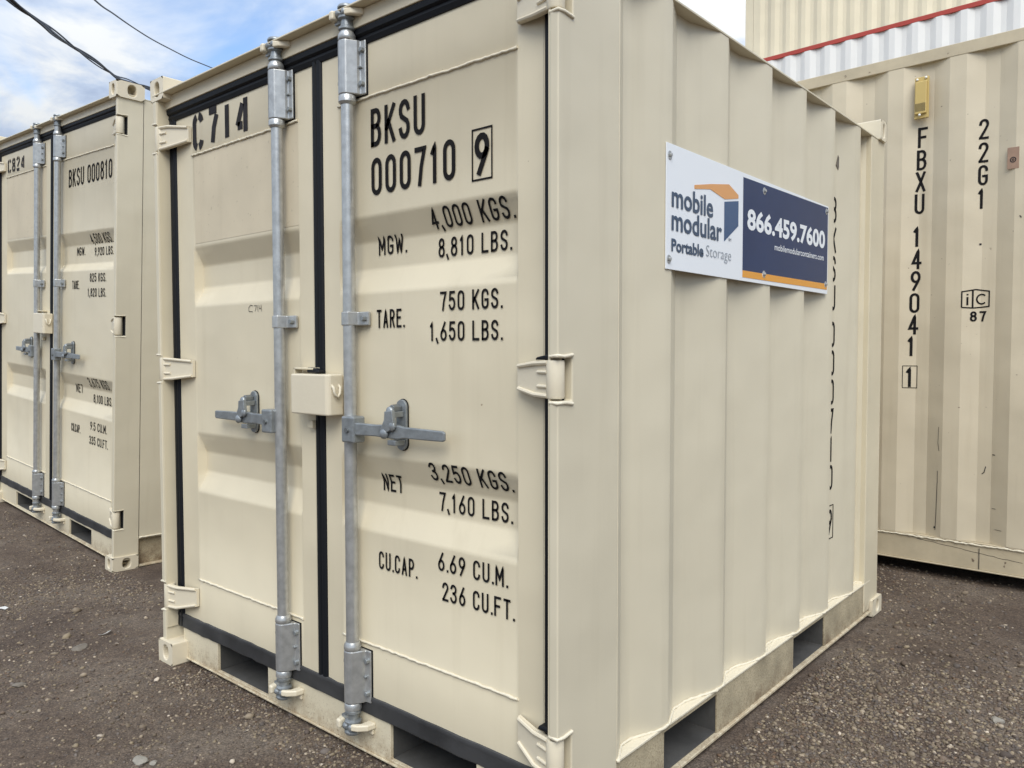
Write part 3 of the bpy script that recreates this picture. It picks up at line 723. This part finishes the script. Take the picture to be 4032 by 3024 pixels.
    pk.each('box_bracket', M_PAINT, lock, bevel=.0015)
    # side wall, rail
    zr = p['zrail']; Hs = p['Hs']-.006
    for sgn in (1, -1):
        X = Wd if sgn > 0 else xl
        wall_sheet('side_wall', M_SIDE, root, p['prof'] if sgn > 0 else p['prof'][::-1], zr, Hs, lambda s, d, z: (X-sgn*d, s, z))
        rail = MB(); zl0, zl1 = p['rail_z']; fy = p['fps']; y = p['post_d']+.001; yend = Ln-.104; ro = p['rail_in']
        a0, a1 = sorted((X-sgn*ro, X-sgn*(ro+.006)))
        for c, d in fy:
            rail.box(a0, a1, y, c, zl0, zr-.006); rail.box(a0, a1, c, d, p['fps_top'], zr-.006); y = d
        rail.box(a0, a1, y, yend, zl0, zr-.006)
        rail.build('bottom_rail', M_RAIL, root, bevel=.001)
        led = MB(); b0, b1 = sorted((X-sgn*.045, X+sgn*.0005)); led.box(b0, b1, p['post_d']+.001, yend, zr-.006, zr)
        led.build('rail_ledge', M_WELD, root, bevel=.001)
        lip = MB(); c0, c1 = sorted((X-sgn*.06, X+sgn*.006)); lip.box(c0, c1, p['post_d']+.001, yend, zl0-.010, zl0-.001); lip.build('rail_flange', M_PAINT, root, bevel=.002)
        for c, d in fy:
            t = MB(); i0, i1 = sorted((X-sgn*(ro+.0065), X-sgn*.24))
            t.box(i0, i1, c-.004, c, zl0, p['fps_top']); t.box(i0, i1, d, d+.004, zl0, p['fps_top']); t.box(i0, i1, c-.004, d+.004, p['fps_top'], p['fps_top']+.004)
            t.box(i0, i1, c-.004, d+.004, zl0, zl0+.003); e0, e1 = sorted((X-sgn*.2405, X-sgn*.245)); t.box(e0, e1, c-.004, d+.004, zl0, p['fps_top'])
            t.build('forklift_pocket', M_DARK, root)
    # weld bead along the foot of the corrugation
    wb = MB(); pts = []
    for (s0, d0), (s1, d1) in zip(p['prof'], p['prof'][1:]):
        n = max(2, int((s1-s0)/.012)) if s1 > s0 else 1
        pts += [(Wd-d0-(d1-d0)*k/n+.002+abs(RNG.normal(0, .0008)), s0+(s1-s0)*k/n, zr+.002+RNG.normal(0, .0008)) for k in range(n)]
    wb.tube(pts, [.0034+abs(RNG.normal(0, .001)) for _ in pts], 6); wb.build('weld_seam', M_WELD, root)
    # hidden back wall and floor
    bk = MB(); bk.box(xl+.026, Wd-.026, Ln-.03, Ln-.024, .03, p['Hs']-.008); bk.build('end_wall', M_SIDE, root)
    fl = MB(); fl.box(xl+.03, Wd-.05, .30, Ln-.03, .135, .150); fl.box(xl+.03, Wd-.03, .062, .30, p['zgb']+.01, p['zgb']+.02); fl.build('floor', M_DARK, root)
    # lettering on the doors
    for txt, di, u0, u1, v0, h, t, col in p['text']:
        f = doors[di][1]; gl = []; letters(gl, txt, u0, u1, v0, h, t, lambda a, b: (a, f(a, b)-.0022, b), step=.004)
        for g in gl: g.build('letter', col, doors[di][0])
    return root, doors

def mk_prof(steps, d, end, y0, post_end):
    """steps: y of each outward edge where the sheet steps in"""
    out = [(y0, 0.0)]
    for a, b in zip(steps, steps[1:]+[None]):
        w = (b-a) if b else .31
        out += [(a, 0), (a+w*.26, d), (a+w*.48, d), (a+w*.80, 0)]
    return out

# ------------------------------------------------------------------ the near container
stepsA = [.239, .487, .811, 1.127, 1.425, 1.718]
dA = .035
profA = [(.237, .002)]
for a, b in zip(stepsA, stepsA[1:]+[2.022]):
    w = b-a; profA += [(a, 0), (a+min(.085, w*.27), dA), (a+w*.46, dA), (a+w*.85, 0)]
profA += [(2.022, 0), (2.050, .040), (2.165, .040), (2.171, .022), (2.18, .003)]
pA = dict(label='near beige container lettered C714 and BKSU 000710 above its black weight figures', W=1.861, L=2.354, xl=-.006, H=2.096, Hs=2.071, zc0=-.002, zgt=2.046, zdt=2.004, zdb=.176, zgb=.128, zs=.018,
  post_d=.2385, fp=[(.303, .626), (1.239, 1.567)], fp_top=.125, hinge_z=[(.203, .290), (1.055, 1.137), (1.895, 1.980)], hinge_d=[(.232, .297), (1.068, 1.128), (1.905, 1.960)], hinge_x=(.182, 1.714),
  xdoor=(.022, .074, .905, .962, 1.781, 1.836), bandx=((.183, .834), (1.032, 1.706)), bands=[(1.532, 1.466, 1.389, 1.321), (.867, .796, .726, .654)], weld=(.331, 1.857), bdepth=.030,
  rods=(.766, 1.113), ub=(1.865, 2.012), lb=(.162, .312), kz=(1.231, 1.269), hz=.944, cam_t=2.108, cam_b=.072, box=(.863, 1.049, .975, 1.093),
  prof=profA, zrail=.158, rail_z=(.022, .135), rail_in=.004, fps=[(.474, .786), (1.381, 1.694)], fps_top=.139, dust=True,
  text=[('BKSU', 1, 1.177, 1.394, 1.718, .103, .0130, M_BLK), ('000710', 1, 1.178, 1.503, 1.586, .101, .0130, M_BLK), ('9', 1, 1.568, 1.617, 1.583, .101, .0150, M_BLK),
    ('4,000 KGS.', 1, 1.398, 1.677, 1.474, .052, .0064, M_BLK), ('MGW.', 1, 1.171, 1.286, 1.426, .051, .0064, M_BLK), ('8,810 LBS.', 1, 1.410, 1.660, 1.401, .050, .0062, M_BLK),
    ('750 KGS.', 1, 1.446, 1.656, 1.261, .049, .0062, M_BLK), ('TARE.', 1, 1.196, 1.308, 1.223, .050, .0062, M_BLK), ('1,650 LBS.', 1, 1.407, 1.656, 1.185, .049, .0062, M_BLK),
    ('NET', 1, 1.184, 1.268, .768, .050, .0064, M_BLK), ('3,250 KGS.', 1, 1.396, 1.677, .820, .050, .0064, M_BLK), ('7,160 LBS.', 1, 1.409, 1.662, .740, .050, .0062, M_BLK),
    ('CU.CAP.', 1, 1.197, 1.352, .554, .050, .0062, M_BLK), ('6.69 CU.M.', 1, 1.434, 1.672, .592, .049, .0062, M_BLK), ('236 CU.FT.', 1, 1.449, 1.693, .516, .049, .0062, M_BLK)])
A, doorsA = mini_container(pA)
def stencil(door, f, txt, u0, u1, v0, h, t, m, cut):
    """stencilled number, gaps left where the stencil plate had bridges"""
    lay, tot = text_layout(txt, .52, .17); k = (u1-u0)/(tot*h); fn = lambda a, b: (a, f(a, b)-.0016, b)
    ST = {'C': [arc(.5, .76, .5, .24, 8, 80, 5), arc(.5, .76, .5, .24, 112, 180, 5)+arc(.5, .24, .5, .24, 180, 250, 5), arc(.5, .24, .5, .24, 282, 350, 5)],
          '7': [[(0, 1), (1, 1)], [(1, .84), (.62, .45), (.45, 0)]], '1': [[(.5, 1), (.5, 0)]], '4': [[(.60, .86), (-.02, .24)], [(.0, .22), (.60, .22)], [(.95, 1), (.95, 0)]],
          '8': [arc(.5, .77, .46, .23, 100, 260, 6), arc(.5, .77, .46, .23, 80, -80, 6), arc(.5, .25, .5, .25, 100, 260, 6), arc(.5, .25, .5, .25, 80, -80, 6)],
          '2': [arc(.5, .77, .5, .23, 175, 100, 4), arc(.5, .77, .5, .23, 70, -35, 5)+[(.25, .28)], [(.1, .14), (0, .0)], [(0, 0), (1, 0)]]}
    for ch, x, ww in lay:
        mb = MB()
        for pl in ST[ch]: ribbon(mb, [(u0+x*h*k+t/2+a*(ww*h*k-t), v0+t/2+b*(h-t)) for a, b in pl], t, fn, .006)
        mb.build('letter', m, door)
stencil(doorsA[0][0], doorsA[0][1], 'C714', .191, .556, 1.866, .135, .026, M_STENCIL, 0)
mb = MB(); f1 = doorsA[1][1]; fn = lambda a, b: (a, f1(a, b)-.0016, b)
ribbon(mb, [(1.5605, 1.573), (1.5605, 1.694), (1.6245, 1.694), (1.6245, 1.573), (1.5605, 1.573), (1.5605, 1.58)], .0045, fn, .01); mb.build('check_digit_frame', M_BLK, doorsA[1][0])
mb = MB(); f0 = doorsA[0][1]; fn0 = lambda a, b: (a, f0(a, b)-.0016, b)
for pl in ([(.566, 1.309), (.553, 1.312), (.541, 1.303), (.543, 1.291), (.566, 1.290)], [(.573, 1.309), (.589, 1.309), (.580, 1.290)], [(.596, 1.310), (.597, 1.289)], [(.604, 1.310), (.605, 1.298), (.617, 1.299)], [(.616, 1.311), (.617, 1.289)]):
    ribbon(mb, pl, .0018, fn0, .004)
mb.build('handwriting', M_STENCIL, doorsA[0][0], label='small handwritten C714 in marker pen')
# black seal end squeezed out over the right middle hinge
MB().prism([(1.786, 1.139), (1.836, 1.139), (1.838, 1.148), (1.822, 1.151), (1.790, 1.145)], .012, .040, 1).build('seal_end', M_RUB, A, bevel=.004)
MB().prism([(1.792, .300), (1.838, .297), (1.838, .322), (1.828, .312), (1.796, .309)], .012, .040, 1).build('seal_end', M_RUB, A, bevel=.004)
MB().prism([(.907, 1.096), (.965, 1.096), (.962, 1.104), (.93, 1.112), (.907, 1.112)], .020, .042, 1).build('seal_end', M_RUB, A, bevel=.003)
# side number, painted down a recess next to the rear post
def sideA(y):
    for (s0, d0), (s1, d1) in zip(profA, profA[1:]):
        if s0 <= y <= s1: return 1.861-(d0+(d1-d0)*(y-s0)/max(s1-s0, 1e-6))+.0016
    return 1.8626
fs_ = lambda a, b: (sideA(a), a, b)
mb = MB(); yc = 1.826
zt_ = lambda z: 1.156+(z-1.156)*.9775
col = [('B', 1.776), ('K', 1.657), ('S', 1.541), ('U', 1.425), ('0', 1.278), ('0', 1.163), ('0', 1.045), ('7', .927), ('1', .812), ('0', .697), ('9', .515)]
for ch, z in col:
    z = zt_(z); mb = []; letters(mb, ch, yc-.024, yc+.024, z-.100, .100, .0130, fs_, .006); mb[0].build('letter', M_BLK, A)
mb = MB(); z9 = zt_(.53); ribbon(mb, [(yc-.034, z9-.132), (yc-.034, z9), (yc+.034, z9), (yc+.034, z9-.132), (yc-.034, z9-.132)], .004, fs_, .006)
mb.build('check_digit_frame', M_BLK, A)
mb = MB(); mb.box(1.8265, 1.8285, 1.842, 1.872, 1.878, 1.925, R=Matrix.Rotation(math.radians(-28), 3, 'X'), c=(1.827, 1.857, 1.90)); mb.build('data_sticker', M_ROCKG, A)

# ------------------------------------------------------------------ the sign on its side
SG = empty('sign', (1.862, 1.048, 1.38), label='white and navy rental company sign with orange stripe screwed to the near container side', category='sign')
def sgb(name, m, pts, x0=1.8655, th=.0006):
    mb = MB(); mb.prism(pts, x0, x0+th, 0); o = mb.build(name, m); o.parent = SG; o.matrix_parent_inverse = Matrix.Translation(-Vector(SG.location)); return o
def put(o): o.parent = SG; o.matrix_parent_inverse = Matrix.Translation(-Vector(SG.location)); return o
mb = MB(); r = .004
mb.box(1.8622, 1.8652, .4515, 1.648, 1.371, 1.695); put(mb.build('sign_panel', M_SWHITE, bevel=.0008))
sgb('blue_field', M_SBLUE, [(.910, 1.403), (1.640, 1.409), (1.640, 1.6895), (.910, 1.6815)])
sgb('orange_stripe', M_SORANGE, [(.910, 1.382), (1.640, 1.387), (1.640, 1.4085), (.910, 1.4025)])
sgb('logo_roof', M_SORANGE2, [(.602, 1.5985), (.695, 1.6115), (.786, 1.597), (.876, 1.612), (.876, 1.622), (.812, 1.644), (.700, 1.627), (.602, 1.609)])
sgb('logo_wall', M_SLOGO, [(.784, 1.476), (.877, 1.531), (.877, 1.605), (.784, 1.590)])
fS = lambda a, b: (1.8664, a, b)
# slight rise of the printed lines is the photographed sheet's own tilt
def st(s, u0, u1, v0, v1, off, m, sl=0.0):
    o = bfont(s, u0, u1, v0, v1, lambda a, b: (1.8667, a, b+sl*(a-u0)), off, 'lettering' if len(s) > 20 or len(s) < 3 else 'letter', m)
    for q in o: put(q)
st('mobile', .478, .712, 1.533, 1.591, .020, M_SNAVY)
st('modular', .478, .768, 1.4725, 1.530, .020, M_SNAVY)
st('Portable', .478, .656, 1.4185, 1.452, .030, M_SNAVY)
st('Storage', .672, .830, 1.4135, 1.4545, -.012, M_SGREY)
st('SM', .811, .829, 1.480, 1.489, .0, M_SNAVY)
st('866.459.7600', .938, 1.611, 1.527, 1.594, .034, M_SWHITE, .010)
st('mobilemodularcontainers.com', 1.148, 1.600, 1.486, 1.507, .008, M_SWHITE, .012)
for y, z in ((.468, 1.664), (.466, 1.397), (1.064, 1.663), (1.067, 1.402), (1.626, 1.674), (1.625, 1.406)):
    mb = MB(); mb.tube([(1.8653, y, z), (1.8668, y, z)], .0115, 18)
    mb.tube([(1.8668, y, z), (1.8725, y, z)], [.006, .005], 6, smooth=False); o = put(mb.build('screw', M_GALV, bevel=.0008))

# ------------------------------------------------------------------ the second container, to the left
WB = 2.19
def bx(v): return v+WB
profB = [(.136, 0)]
for k in range(6):
    a = .40+k*.29; profB += [(a, 0), (a+.08, dA), (a+.155, dA), (a+.245, 0)]
profB += [(2.125, 0), (2.15, .04), (2.25, .04), (2.262, .003)]
pB = dict(label='second beige container at the left edge with C824 and BKSU 000810 lettered on its doors', W=WB, L=2.44, xl=0.0, H=2.553, Hs=2.548, zc0=-.002, zgt=2.507, zdt=2.470, zdb=.190, zgb=.146, zs=.030,
  post_d=.135, fp=[(bx(-1.797), bx(-1.455)), (bx(-.792), bx(-.443))], fp_top=.131, hinge_z=[(.235, .322), (1.287, 1.378), (2.347, 2.430)], hinge_d=[(.255, .320), (1.300, 1.362), (2.356, 2.412)], hinge_x=(.182, WB-.150),
  xdoor=(.030, .082, bx(-1.128), bx(-1.080), bx(-.072), bx(-.026)), lug=.0016, bandx=((.19, bx(-1.21)), (bx(-1.0), bx(-.160))), bands=[(1.868, 1.795, 1.685, 1.642), (1.023, .952, .868, .800)], weld=(.353, 2.309), bdepth=.030,
  rods=(bx(-1.285), bx(-.925)), ub=(2.322, 2.452), lb=(.196, .342), kz=(1.546, 1.592), hz=1.136, cam_t=2.574, cam_b=.084, box=(bx(-1.262), bx(-1.075), 1.255, 1.381),
  prof=profB, zrail=.165, rail_z=(.012, .150), rail_in=.022, fps=[(.62, .95), (1.52, 1.85)], fps_top=.135, dust=True,
  text=[('BKSU 000810', 1, bx(-.829), bx(-.190), 2.139, .104, .0125, M_BLK),
    ('4,500 KGS.', 1, bx(-.535), bx(-.235), 1.795, .055, .0064, M_BLK), ('MGW.', 1, bx(-.775), bx(-.65), 1.735, .050, .0064, M_BLK), ('9,920 LBS.', 1, bx(-.505), bx(-.240), 1.728, .047, .0062, M_BLK),
    ('825 KGS.', 1, bx(-.493), bx(-.262), 1.575, .049, .0062, M_BLK), ('TARE.', 1, bx(-.763), bx(-.655), 1.534, .050, .0062, M_BLK), ('1,820 LBS.', 1, bx(-.523), bx(-.262), 1.490, .049, .0062, M_BLK),
    ('NET', 1, bx(-.775), bx(-.665), .915, .052, .0064, M_BLK), ('3,675 KGS.', 1, bx(-.535), bx(-.235), .965, .055, .0064, M_BLK), ('8,100 LBS.', 1, bx(-.505), bx(-.240), .875, .049, .0062, M_BLK),
    ('CU.CAP.', 1, bx(-.765), bx(-.625), .680, .049, .0062, M_BLK), ('9.5 CU.M.', 1, bx(-.470), bx(-.235), .720, .049, .0062, M_BLK), ('335 CU.FT.', 1, bx(-.483), bx(-.218), .636, .049, .0062, M_BLK)])
B, doorsB = mini_container(pB)
stencil(doorsB[0][0], doorsB[0][1], 'C824', bx(-1.975), bx(-1.632), 2.332, .100, .020, M_STENCIL, 0)
RB = Matrix(((0.9985223150258076, 0.018360477462285352, 0.05114762226007121), (-0.01884590984551143, 0.9997816692650414, 0.009024715159071134), (-0.05097075708283011, -0.009975302951009783, 0.99865032681787)))
OB = Vector((-1.4942121, 0.42, -0.0334099)); MW = RB.to_4x4(); MW.translation = OB+RB@Vector((-WB-.008, .010, 0)); B.matrix_world = MW
B.location, B.rotation_euler = MW.translation, RB.to_euler()

# ------------------------------------------------------------------ long containers behind
def long_container(origin, yaw_, x0, x1, z0, H, mw, mr, mt, label, off=.139, cat='shipping container', group='long containers stacked behind', zw=.235, mroof=None, depth=2.43):
    root = empty('shipping_container', origin, label=label, category=cat, group=group); root.rotation_euler = (0, 0, yaw_)
    per = .284; k0 = math.ceil((x0+.17-off)/per); pr = [(x0+.165, 0)]
    x = off+per*k0
    while x+per < x1-.17:
        pr += [(x, 0), (x+.073, 0), (x+.149, .028), (x+.209, .028)]; x += per
    pr += [(x, 0), (x1-.165, 0)]
    zt = z0+H-.060
    wall_sheet('side_wall', mw, root, pr, z0+zw-.06, zt, lambda s, d, z: (s, d, z))
    wall_sheet('side_wall', mw, root, [(s, d) for s, d in pr][::-1], z0+zw-.06, zt, lambda s, d, z: (s, depth-d, z))
    MB().box(x0+.165, x1-.165, -.002, .062, zt, z0+H).box(x0+.165, x1-.165, depth-.062, depth+.002, zt, z0+H).each('top_rail', mt, root, bevel=.003)
    r_ = MB()
    for a, b in ((.004, .010), (depth-.010, depth-.004)): r_.box(x0+.165, x1-.165, a, b, z0+.045, z0+zw-.068)
    r_.box(x0+.165, x1-.165, .0, .055, z0+zw-.067, z0+zw-.061); r_.box(x0+.165, x1-.165, -.004, .05, z0+.037, z0+.0445)
    r_.each('bottom_rail', mr, root, bevel=.002)
    for xa in (x0, x1-.162):
        for ya in (.0, depth-.152):
            MB().box(xa+.003, xa+.159, ya+.003, ya+.149, z0+.118, z0+H-.118).build('corner_post', mw, root, bevel=.004)
            casting(root, xa, xa+.162, ya, ya+.152, z0-.03, z0+.1175, 1, m=mr, front=ya < 1); casting(root, xa, xa+.162, ya, ya+.152, z0+H-.1175, z0+H+.01, 1, m=mt, front=ya < 1)
    MB().box(x0+.04, x1-.04, .063, depth-.063, z0+H-.03, z0+H-.012).build('roof', mroof or mt, root)
    MB().box(x0+.04, x0+.05, .15, depth-.15, z0+.15, z0+H-.06).box(x1-.05, x1-.04, .15, depth-.15, z0+.15, z0+H-.06).each('end_wall', mw, root)
    MB().box(x0+.05, x1-.05, .06, depth-.06, z0+.12, z0+.145).build('floor', M_DARK, root)
    return root, pr
YD = math.radians(-2)
D, prD = long_container((1.837, 3.0, 0), YD, -5.16, .90, .052, 2.60, M_OLD, M_OLDRAIL, M_OLDRAIL, 'long weathered beige container marked FBXU 149041 and 22G1 with a small yellow vent', group='long beige containers')
def sideD(x):
    for (s0, d0), (s1, d1) in zip(prD, prD[1:]):
        if s0 <= x <= s1: return d0+(d1-d0)*(x-s0)/max(s1-s0, 1e-6)-.0018
    return -.0018
fD = lambda a, b: (a, sideD(a), b)
mb = []
for ch, z in (('F', 2.283), ('B', 2.171), ('X', 2.063), ('U', 1.952), ('1', 1.788), ('4', 1.675), ('9', 1.566), ('0', 1.454), ('4', 1.344), ('1', 1.234), ('1', 1.076)):
    xc = .016-(2.283-z)*.028
    if ch == '1': letters(mb, ch, xc-.022, xc+.012, z-.100, .100, .0125, fD, .006)
    else: letters(mb, ch, xc-.022, xc+.022, z-.100, .100, .0122, fD, .006)
for g in mb: g.build('letter', M_BLK, D)
mb = MB(); ribbon(mb, [(-.053, .972), (-.053, 1.084), (.010, 1.084), (.010, .972), (-.053, .972)], .003, fD, .008); mb.build('check_digit_frame', M_BLK, D)
mb = []
for ch, z in (('2', 2.271), ('2', 2.160), ('G', 2.052), ('1', 1.940)):
    letters(mb, ch, .266, .306 if ch != '1' else .296, z-.096, .096, .0112, fD, .006)
letters(mb, '87', .246, .312, 1.302, .050, .0088, fD, .006)
for g in mb: g.build('letter', M_BLK, D)
mb = MB()
for pl, t in (([(.212, 1.372), (.212, 1.448), (.268, 1.457), (.323, 1.447), (.323, 1.374), (.258, 1.368), (.212, 1.372)], .0058), ([(.256, 1.370), (.256, 1.452)], .007), ([(.235, 1.382), (.235, 1.422)], .008), ([(.235, 1.430), (.235, 1.437)], .008)):
    ribbon(mb, pl, t, fD, .006)
ribbon(mb, arc(.292, 1.410, .020, .023, 45, 315, 12), .0068, fD, .006)
mb.build('emblem', M_BLK, D)
# vent
v_ = MB(); v_.box(-.016, .048, -.012, .002, 2.320, 2.524); vent = v_.build('vent', M_YEL, D, bevel=.002)
MB().box(-.012, .042, -.024, -.0125, 2.340, 2.500).build('vent_cover', M_YEL, vent, bevel=.004)
g = MB()
for k in range(9): g.box(-.008+k*.0053, -.006+k*.0053, -.0252, -.0243, 2.352, 2.392)
g.each('vent_slot', M_VOID, vent)
g = MB()
for x, z in ((-.004, 2.512), (.036, 2.516), (.012, 2.334)): g.ball((x, -.015 if z > 2.4 else -.026, z), .0065)
g.each('screw', M_WHITE, vent)
MB().box(.389, .437, sideD(.41)-.004, sideD(.41), 2.010, 2.110).build('data_plate', M_PLAC, D, bevel=.001)
g = MB(); ribbon(g, arc(.413, 2.052, .011, .011, 0, 360, 16), .004, lambda a, b: (a, sideD(.41)-.005, b), .004); ribbon(g, arc(.413, 2.052, .004, .004, 0, 360, 8), .003, lambda a, b: (a, sideD(.41)-.005, b), .004)
g.build('plate_emblem', M_STENCIL, D)
# rail seam, weld line, scratches on the old container
g = MB(); n = 120
g.tube([(-.8+1.6*k/n, .002, .246-.030-.0+RNG.normal(0, .0014)) for k in range(n+1)], [.004+abs(RNG.normal(0, .0012)) for _ in range(n+1)], 6); g.build('weld_seam', M_WELD, D)
g = MB(); g.box(.3095, .3115, .0005, .004, .098, .20); ribbon(g, [(.03+.02*k, .205-.002*k+RNG.normal(0, .0015)) for k in range(24)], .002, lambda a, b: (a, .0032, b), .02)
g.each('scratch', M_STENCIL, D)
g = MB()
for pl, t in (([(.12, .78), (.118, .70), (.124, .66)], .002), ([(.118, .56), (.119, .50)], .0025), ([(.118, .50), (.115, .34), (.112, .26)], .0028), ([(.325, .60), (.318, .57), (.309, .562)], .004), ([(.352, .66), (.364, .659)], .004), ([(.105, .275), (.113, .272)], .009), ([(.37, .30), (.40, .299)], .002), ([(.355, .40), (.372, .399)], .002), ([(.445, 1.79), (.452, 1.78)], .004), ([(.277, 1.674), (.286, 1.674)], .009)):
    ribbon(g, pl, t, fD, .01)
g.each('scratch', M_STENCIL, D)

# stack behind: red topped white container on a beige one
long_container((1.9, 9.9, 0), YD, -6.6, 5.4, .06, 2.87, M_OLD, M_OLDRAIL, M_OLDRAIL, 'beige container on the ground under the white red-railed one', group='long beige containers', cat='shipping container')
long_container((1.9, 9.9, 0), YD, -6.6, 5.4, 2.955, 2.548, M_WHITE, M_RED, M_RED, 'white ribbed container with a red top rail on the stack behind', mroof=M_WHITE)
for k, zz in enumerate((.06, 2.66, 5.26)):
    long_container((1.9, 12.7, 0), YD, -5.48, 6.6, zz, 2.56 if k < 2 else 2.86, M_PAINT, M_OLDRAIL, M_OLD, ['lowest beige container of the rear stack, on the ground', 'middle beige container of the rear stack', 'tall ribbed beige container highest at upper right, behind the red rail'][k], group='long beige containers')

# ------------------------------------------------------------------ cables
CC = Vector((2.8922, -1.3495, 1.1560))
def cable(name, dirs, d0, d1, r, label, group, wob=0.0, ph=0.0):
    P = []
    n = len(dirs)
    for i, d in enumerate(dirs):
        dist = d0+(d1-d0)*i/(n-1); P.append(CC+Vector(d).normalized()*dist)
    # go on past the frame on both sides
    a = P[0]-P[1]; P = [P[0]+a*4+Vector((0, 0, .6)), P[0]+a*2+Vector((0, 0, .15))]+P
    b = P[-1]-P[-2]; P += [P[-1]+b*(3+k*3)+Vector((0, 0, .03*k)) for k in range(3)]
    # Catmull-Rom
    Q = []
    for i in range(1, len(P)-2):
        p0, p1, p2, p3 = P[i-1], P[i], P[i+1], P[i+2]
        for k in range(10):
            t = k/10; Q.append(0.5*((2*p1)+(p2-p0)*t+(2*p0-5*p1+4*p2-p3)*t*t+(3*p1-p0-3*p2+p3)*t**3))
    if wob:
        Q = [q+Vector((0, math.sin(i*.11+ph)*wob*.4, math.cos(i*.11+ph)*wob)) for i, q in enumerate(Q)]
    mb = MB(); mb.tube(Q, r, 6); mb.build(name, M_CABLE, None, label=label, category='cable', group=group)
TH = [(-0.8947, 0.2774, 0.3502), (-0.8919, 0.3033, 0.3353), (-0.8909, 0.3145, 0.3277), (-0.8892, 0.3269, 0.3201), (-0.8867, 0.3394, 0.314), (-0.884, 0.352, 0.3077), (-0.8819, 0.3626, 0.3014), (-0.8796, 0.3732, 0.295), (-0.8768, 0.3813, 0.2931), (-0.8729, 0.3917, 0.2909), (-0.8693, 0.401, 0.289)]
TN = [(-0.8652, 0.3447, 0.3641), (-0.8621, 0.362, 0.3547), (-0.8582, 0.3797, 0.3454), (-0.8535, 0.3975, 0.337), (-0.8477, 0.4153, 0.33), (-0.8413, 0.4333, 0.3233), (-0.8328, 0.4537, 0.3172)]
cable('overhead_cable', TH, 12, 22, .021, 'thickest black overhead cable of the drooping bundle crossing the sky at left', 'cables of the overhead bundle')
cable('overhead_cable', TH, 12, 22, .017, 'middling black cable wound loosely round the thickest one of the sky bundle', 'cables of the overhead bundle', .034, 0.4)
cable('overhead_cable', TH, 12, 22, .013, 'thinnest black strand hanging loose of the overhead bundle at left', 'cables of the overhead bundle', .05, 2.9)
cable('overhead_wire', TN, 12, 22, .012, 'single thin black wire crossing the sky right of the cable bundle', 'overhead wires')

# ------------------------------------------------------------------ litter and single stones
def scrap(pts, w, label, th=.0012, m=M_SCRAP, name='paper_scrap', cat='litter'):
    mb = MB(); n = len(pts); vs = []
    for i, (x, y) in enumerate(pts):
        a = Vector(pts[max(i-1, 0)]); b = Vector(pts[min(i+1, n-1)]); d = (b-a).normalized(); q = Vector((-d.y, d.x))*w/2*(0.5+0.5*math.sin(math.pi*(i+.6)/n))
        z = float(ghf(x, y))+.004+.005*math.sin(i*1.3)
        for s in (-1, 1):
            for t in (0, th): vs.append((x+q.x*s, y+q.y*s, z+t+(0.004 if s > 0 else 0)))
    fs = []
    for i in range(n-1):
        a = i*4; fs += [(a, a+4, a+6, a+2), (a+1, a+3, a+7, a+5), (a, a+1, a+5, a+4), (a+2, a+6, a+7, a+3)]
    fs += [(0, 2, 3, 1), (4*n-4, 4*n-3, 4*n-1, 4*n-2)]
    mb.add(vs, fs); mb.build(name, m, None, label=label, category=cat)
scrap([(-.485, .005), (-.470, -.006), (-.461, -.022), (-.467, -.036), (-.482, -.044)], .012, 'curled white strip of litter on the gravel left of the near container')
scrap([(-1.235, -.190), (-1.215, -.176), (-1.190, -.168)], .022, 'white paper scrap on the gravel at the left edge of the photo')
def rock(x, y, r, sc, label, m=M_ROCKG, seed=0):
    rg = random.Random(seed); bm = bmesh.new(); bmesh.ops.create_icosphere(bm, subdivisions=2, radius=1)
    dirs = [Vector((rg.uniform(-1, 1), rg.uniform(-1, 1), rg.uniform(-1, 1))).normalized() for _ in range(9)]
    for v in bm.verts:
        c = v.co.copy()
        for d in dirs:
            t = c.dot(d)
            if t > .72: c -= d*(t-.72)
        v.co = Vector((c.x*sc[0], c.y*sc[1], c.z*sc[2]))*r
    me = bpy.data.meshes.new('stone'); bm.to_mesh(me); bm.free(); me.materials.append(m)
    o = bpy.data.objects.new('stone', me); COL.objects.link(o); o.location = (x, y, float(ghf(x, y))+r*sc[2]*.4); o.rotation_euler = (rg.uniform(-.15, .15), rg.uniform(-.15, .15), rg.uniform(0, 6))
    o['label'] = label; o['category'] = 'stone'; o['group'] = 'loose stones on the gravel'
M_PALE = mat("pale_rock", (0.27, 0.245, 0.20), 0.8, var=0.2, vscale=60, bump=.8, bscale=140)
rock(.665, -.385, .024, (1.4, .9, .35), 'flat pale grey stone on the ground at the bottom, left of the sill', M_PALE, 1)
rock(.705, -.365, .013, (1, .9, .5), 'small pale stone beside the flat grey one at the bottom', M_PALE, 2)
rock(-.387, -.150, .030, (1.4, 1, .25), 'dark flat grey stone sunk in the dirt left of the near casting', M_ROCKG, 3)
rock(-.166, -.432, .022, (1.2, .9, .4), 'grey flake of stone on the dirt near the left edge, lower down', M_ROCKG, 4)
gx = [((2.47, 1.46), .020, 'rounded tan stone on the gravel right of the rear corner'), ((2.76, .99), .019, 'pale tan stone in the middle of the right-hand gravel'), ((3.02, 1.9), .018, 'grey stone among the gravel toward the long container'), ((2.05, .50), .017, 'smooth tan pebble on the gravel close to the side rail')]
for k, ((x, y), r, lb) in enumerate(gx): rock(x, y, r, (1.2, .9, .55), lb, M_PALE if k < 2 else M_ROCKG, 20+k)

S.render.engine = 'CYCLES'
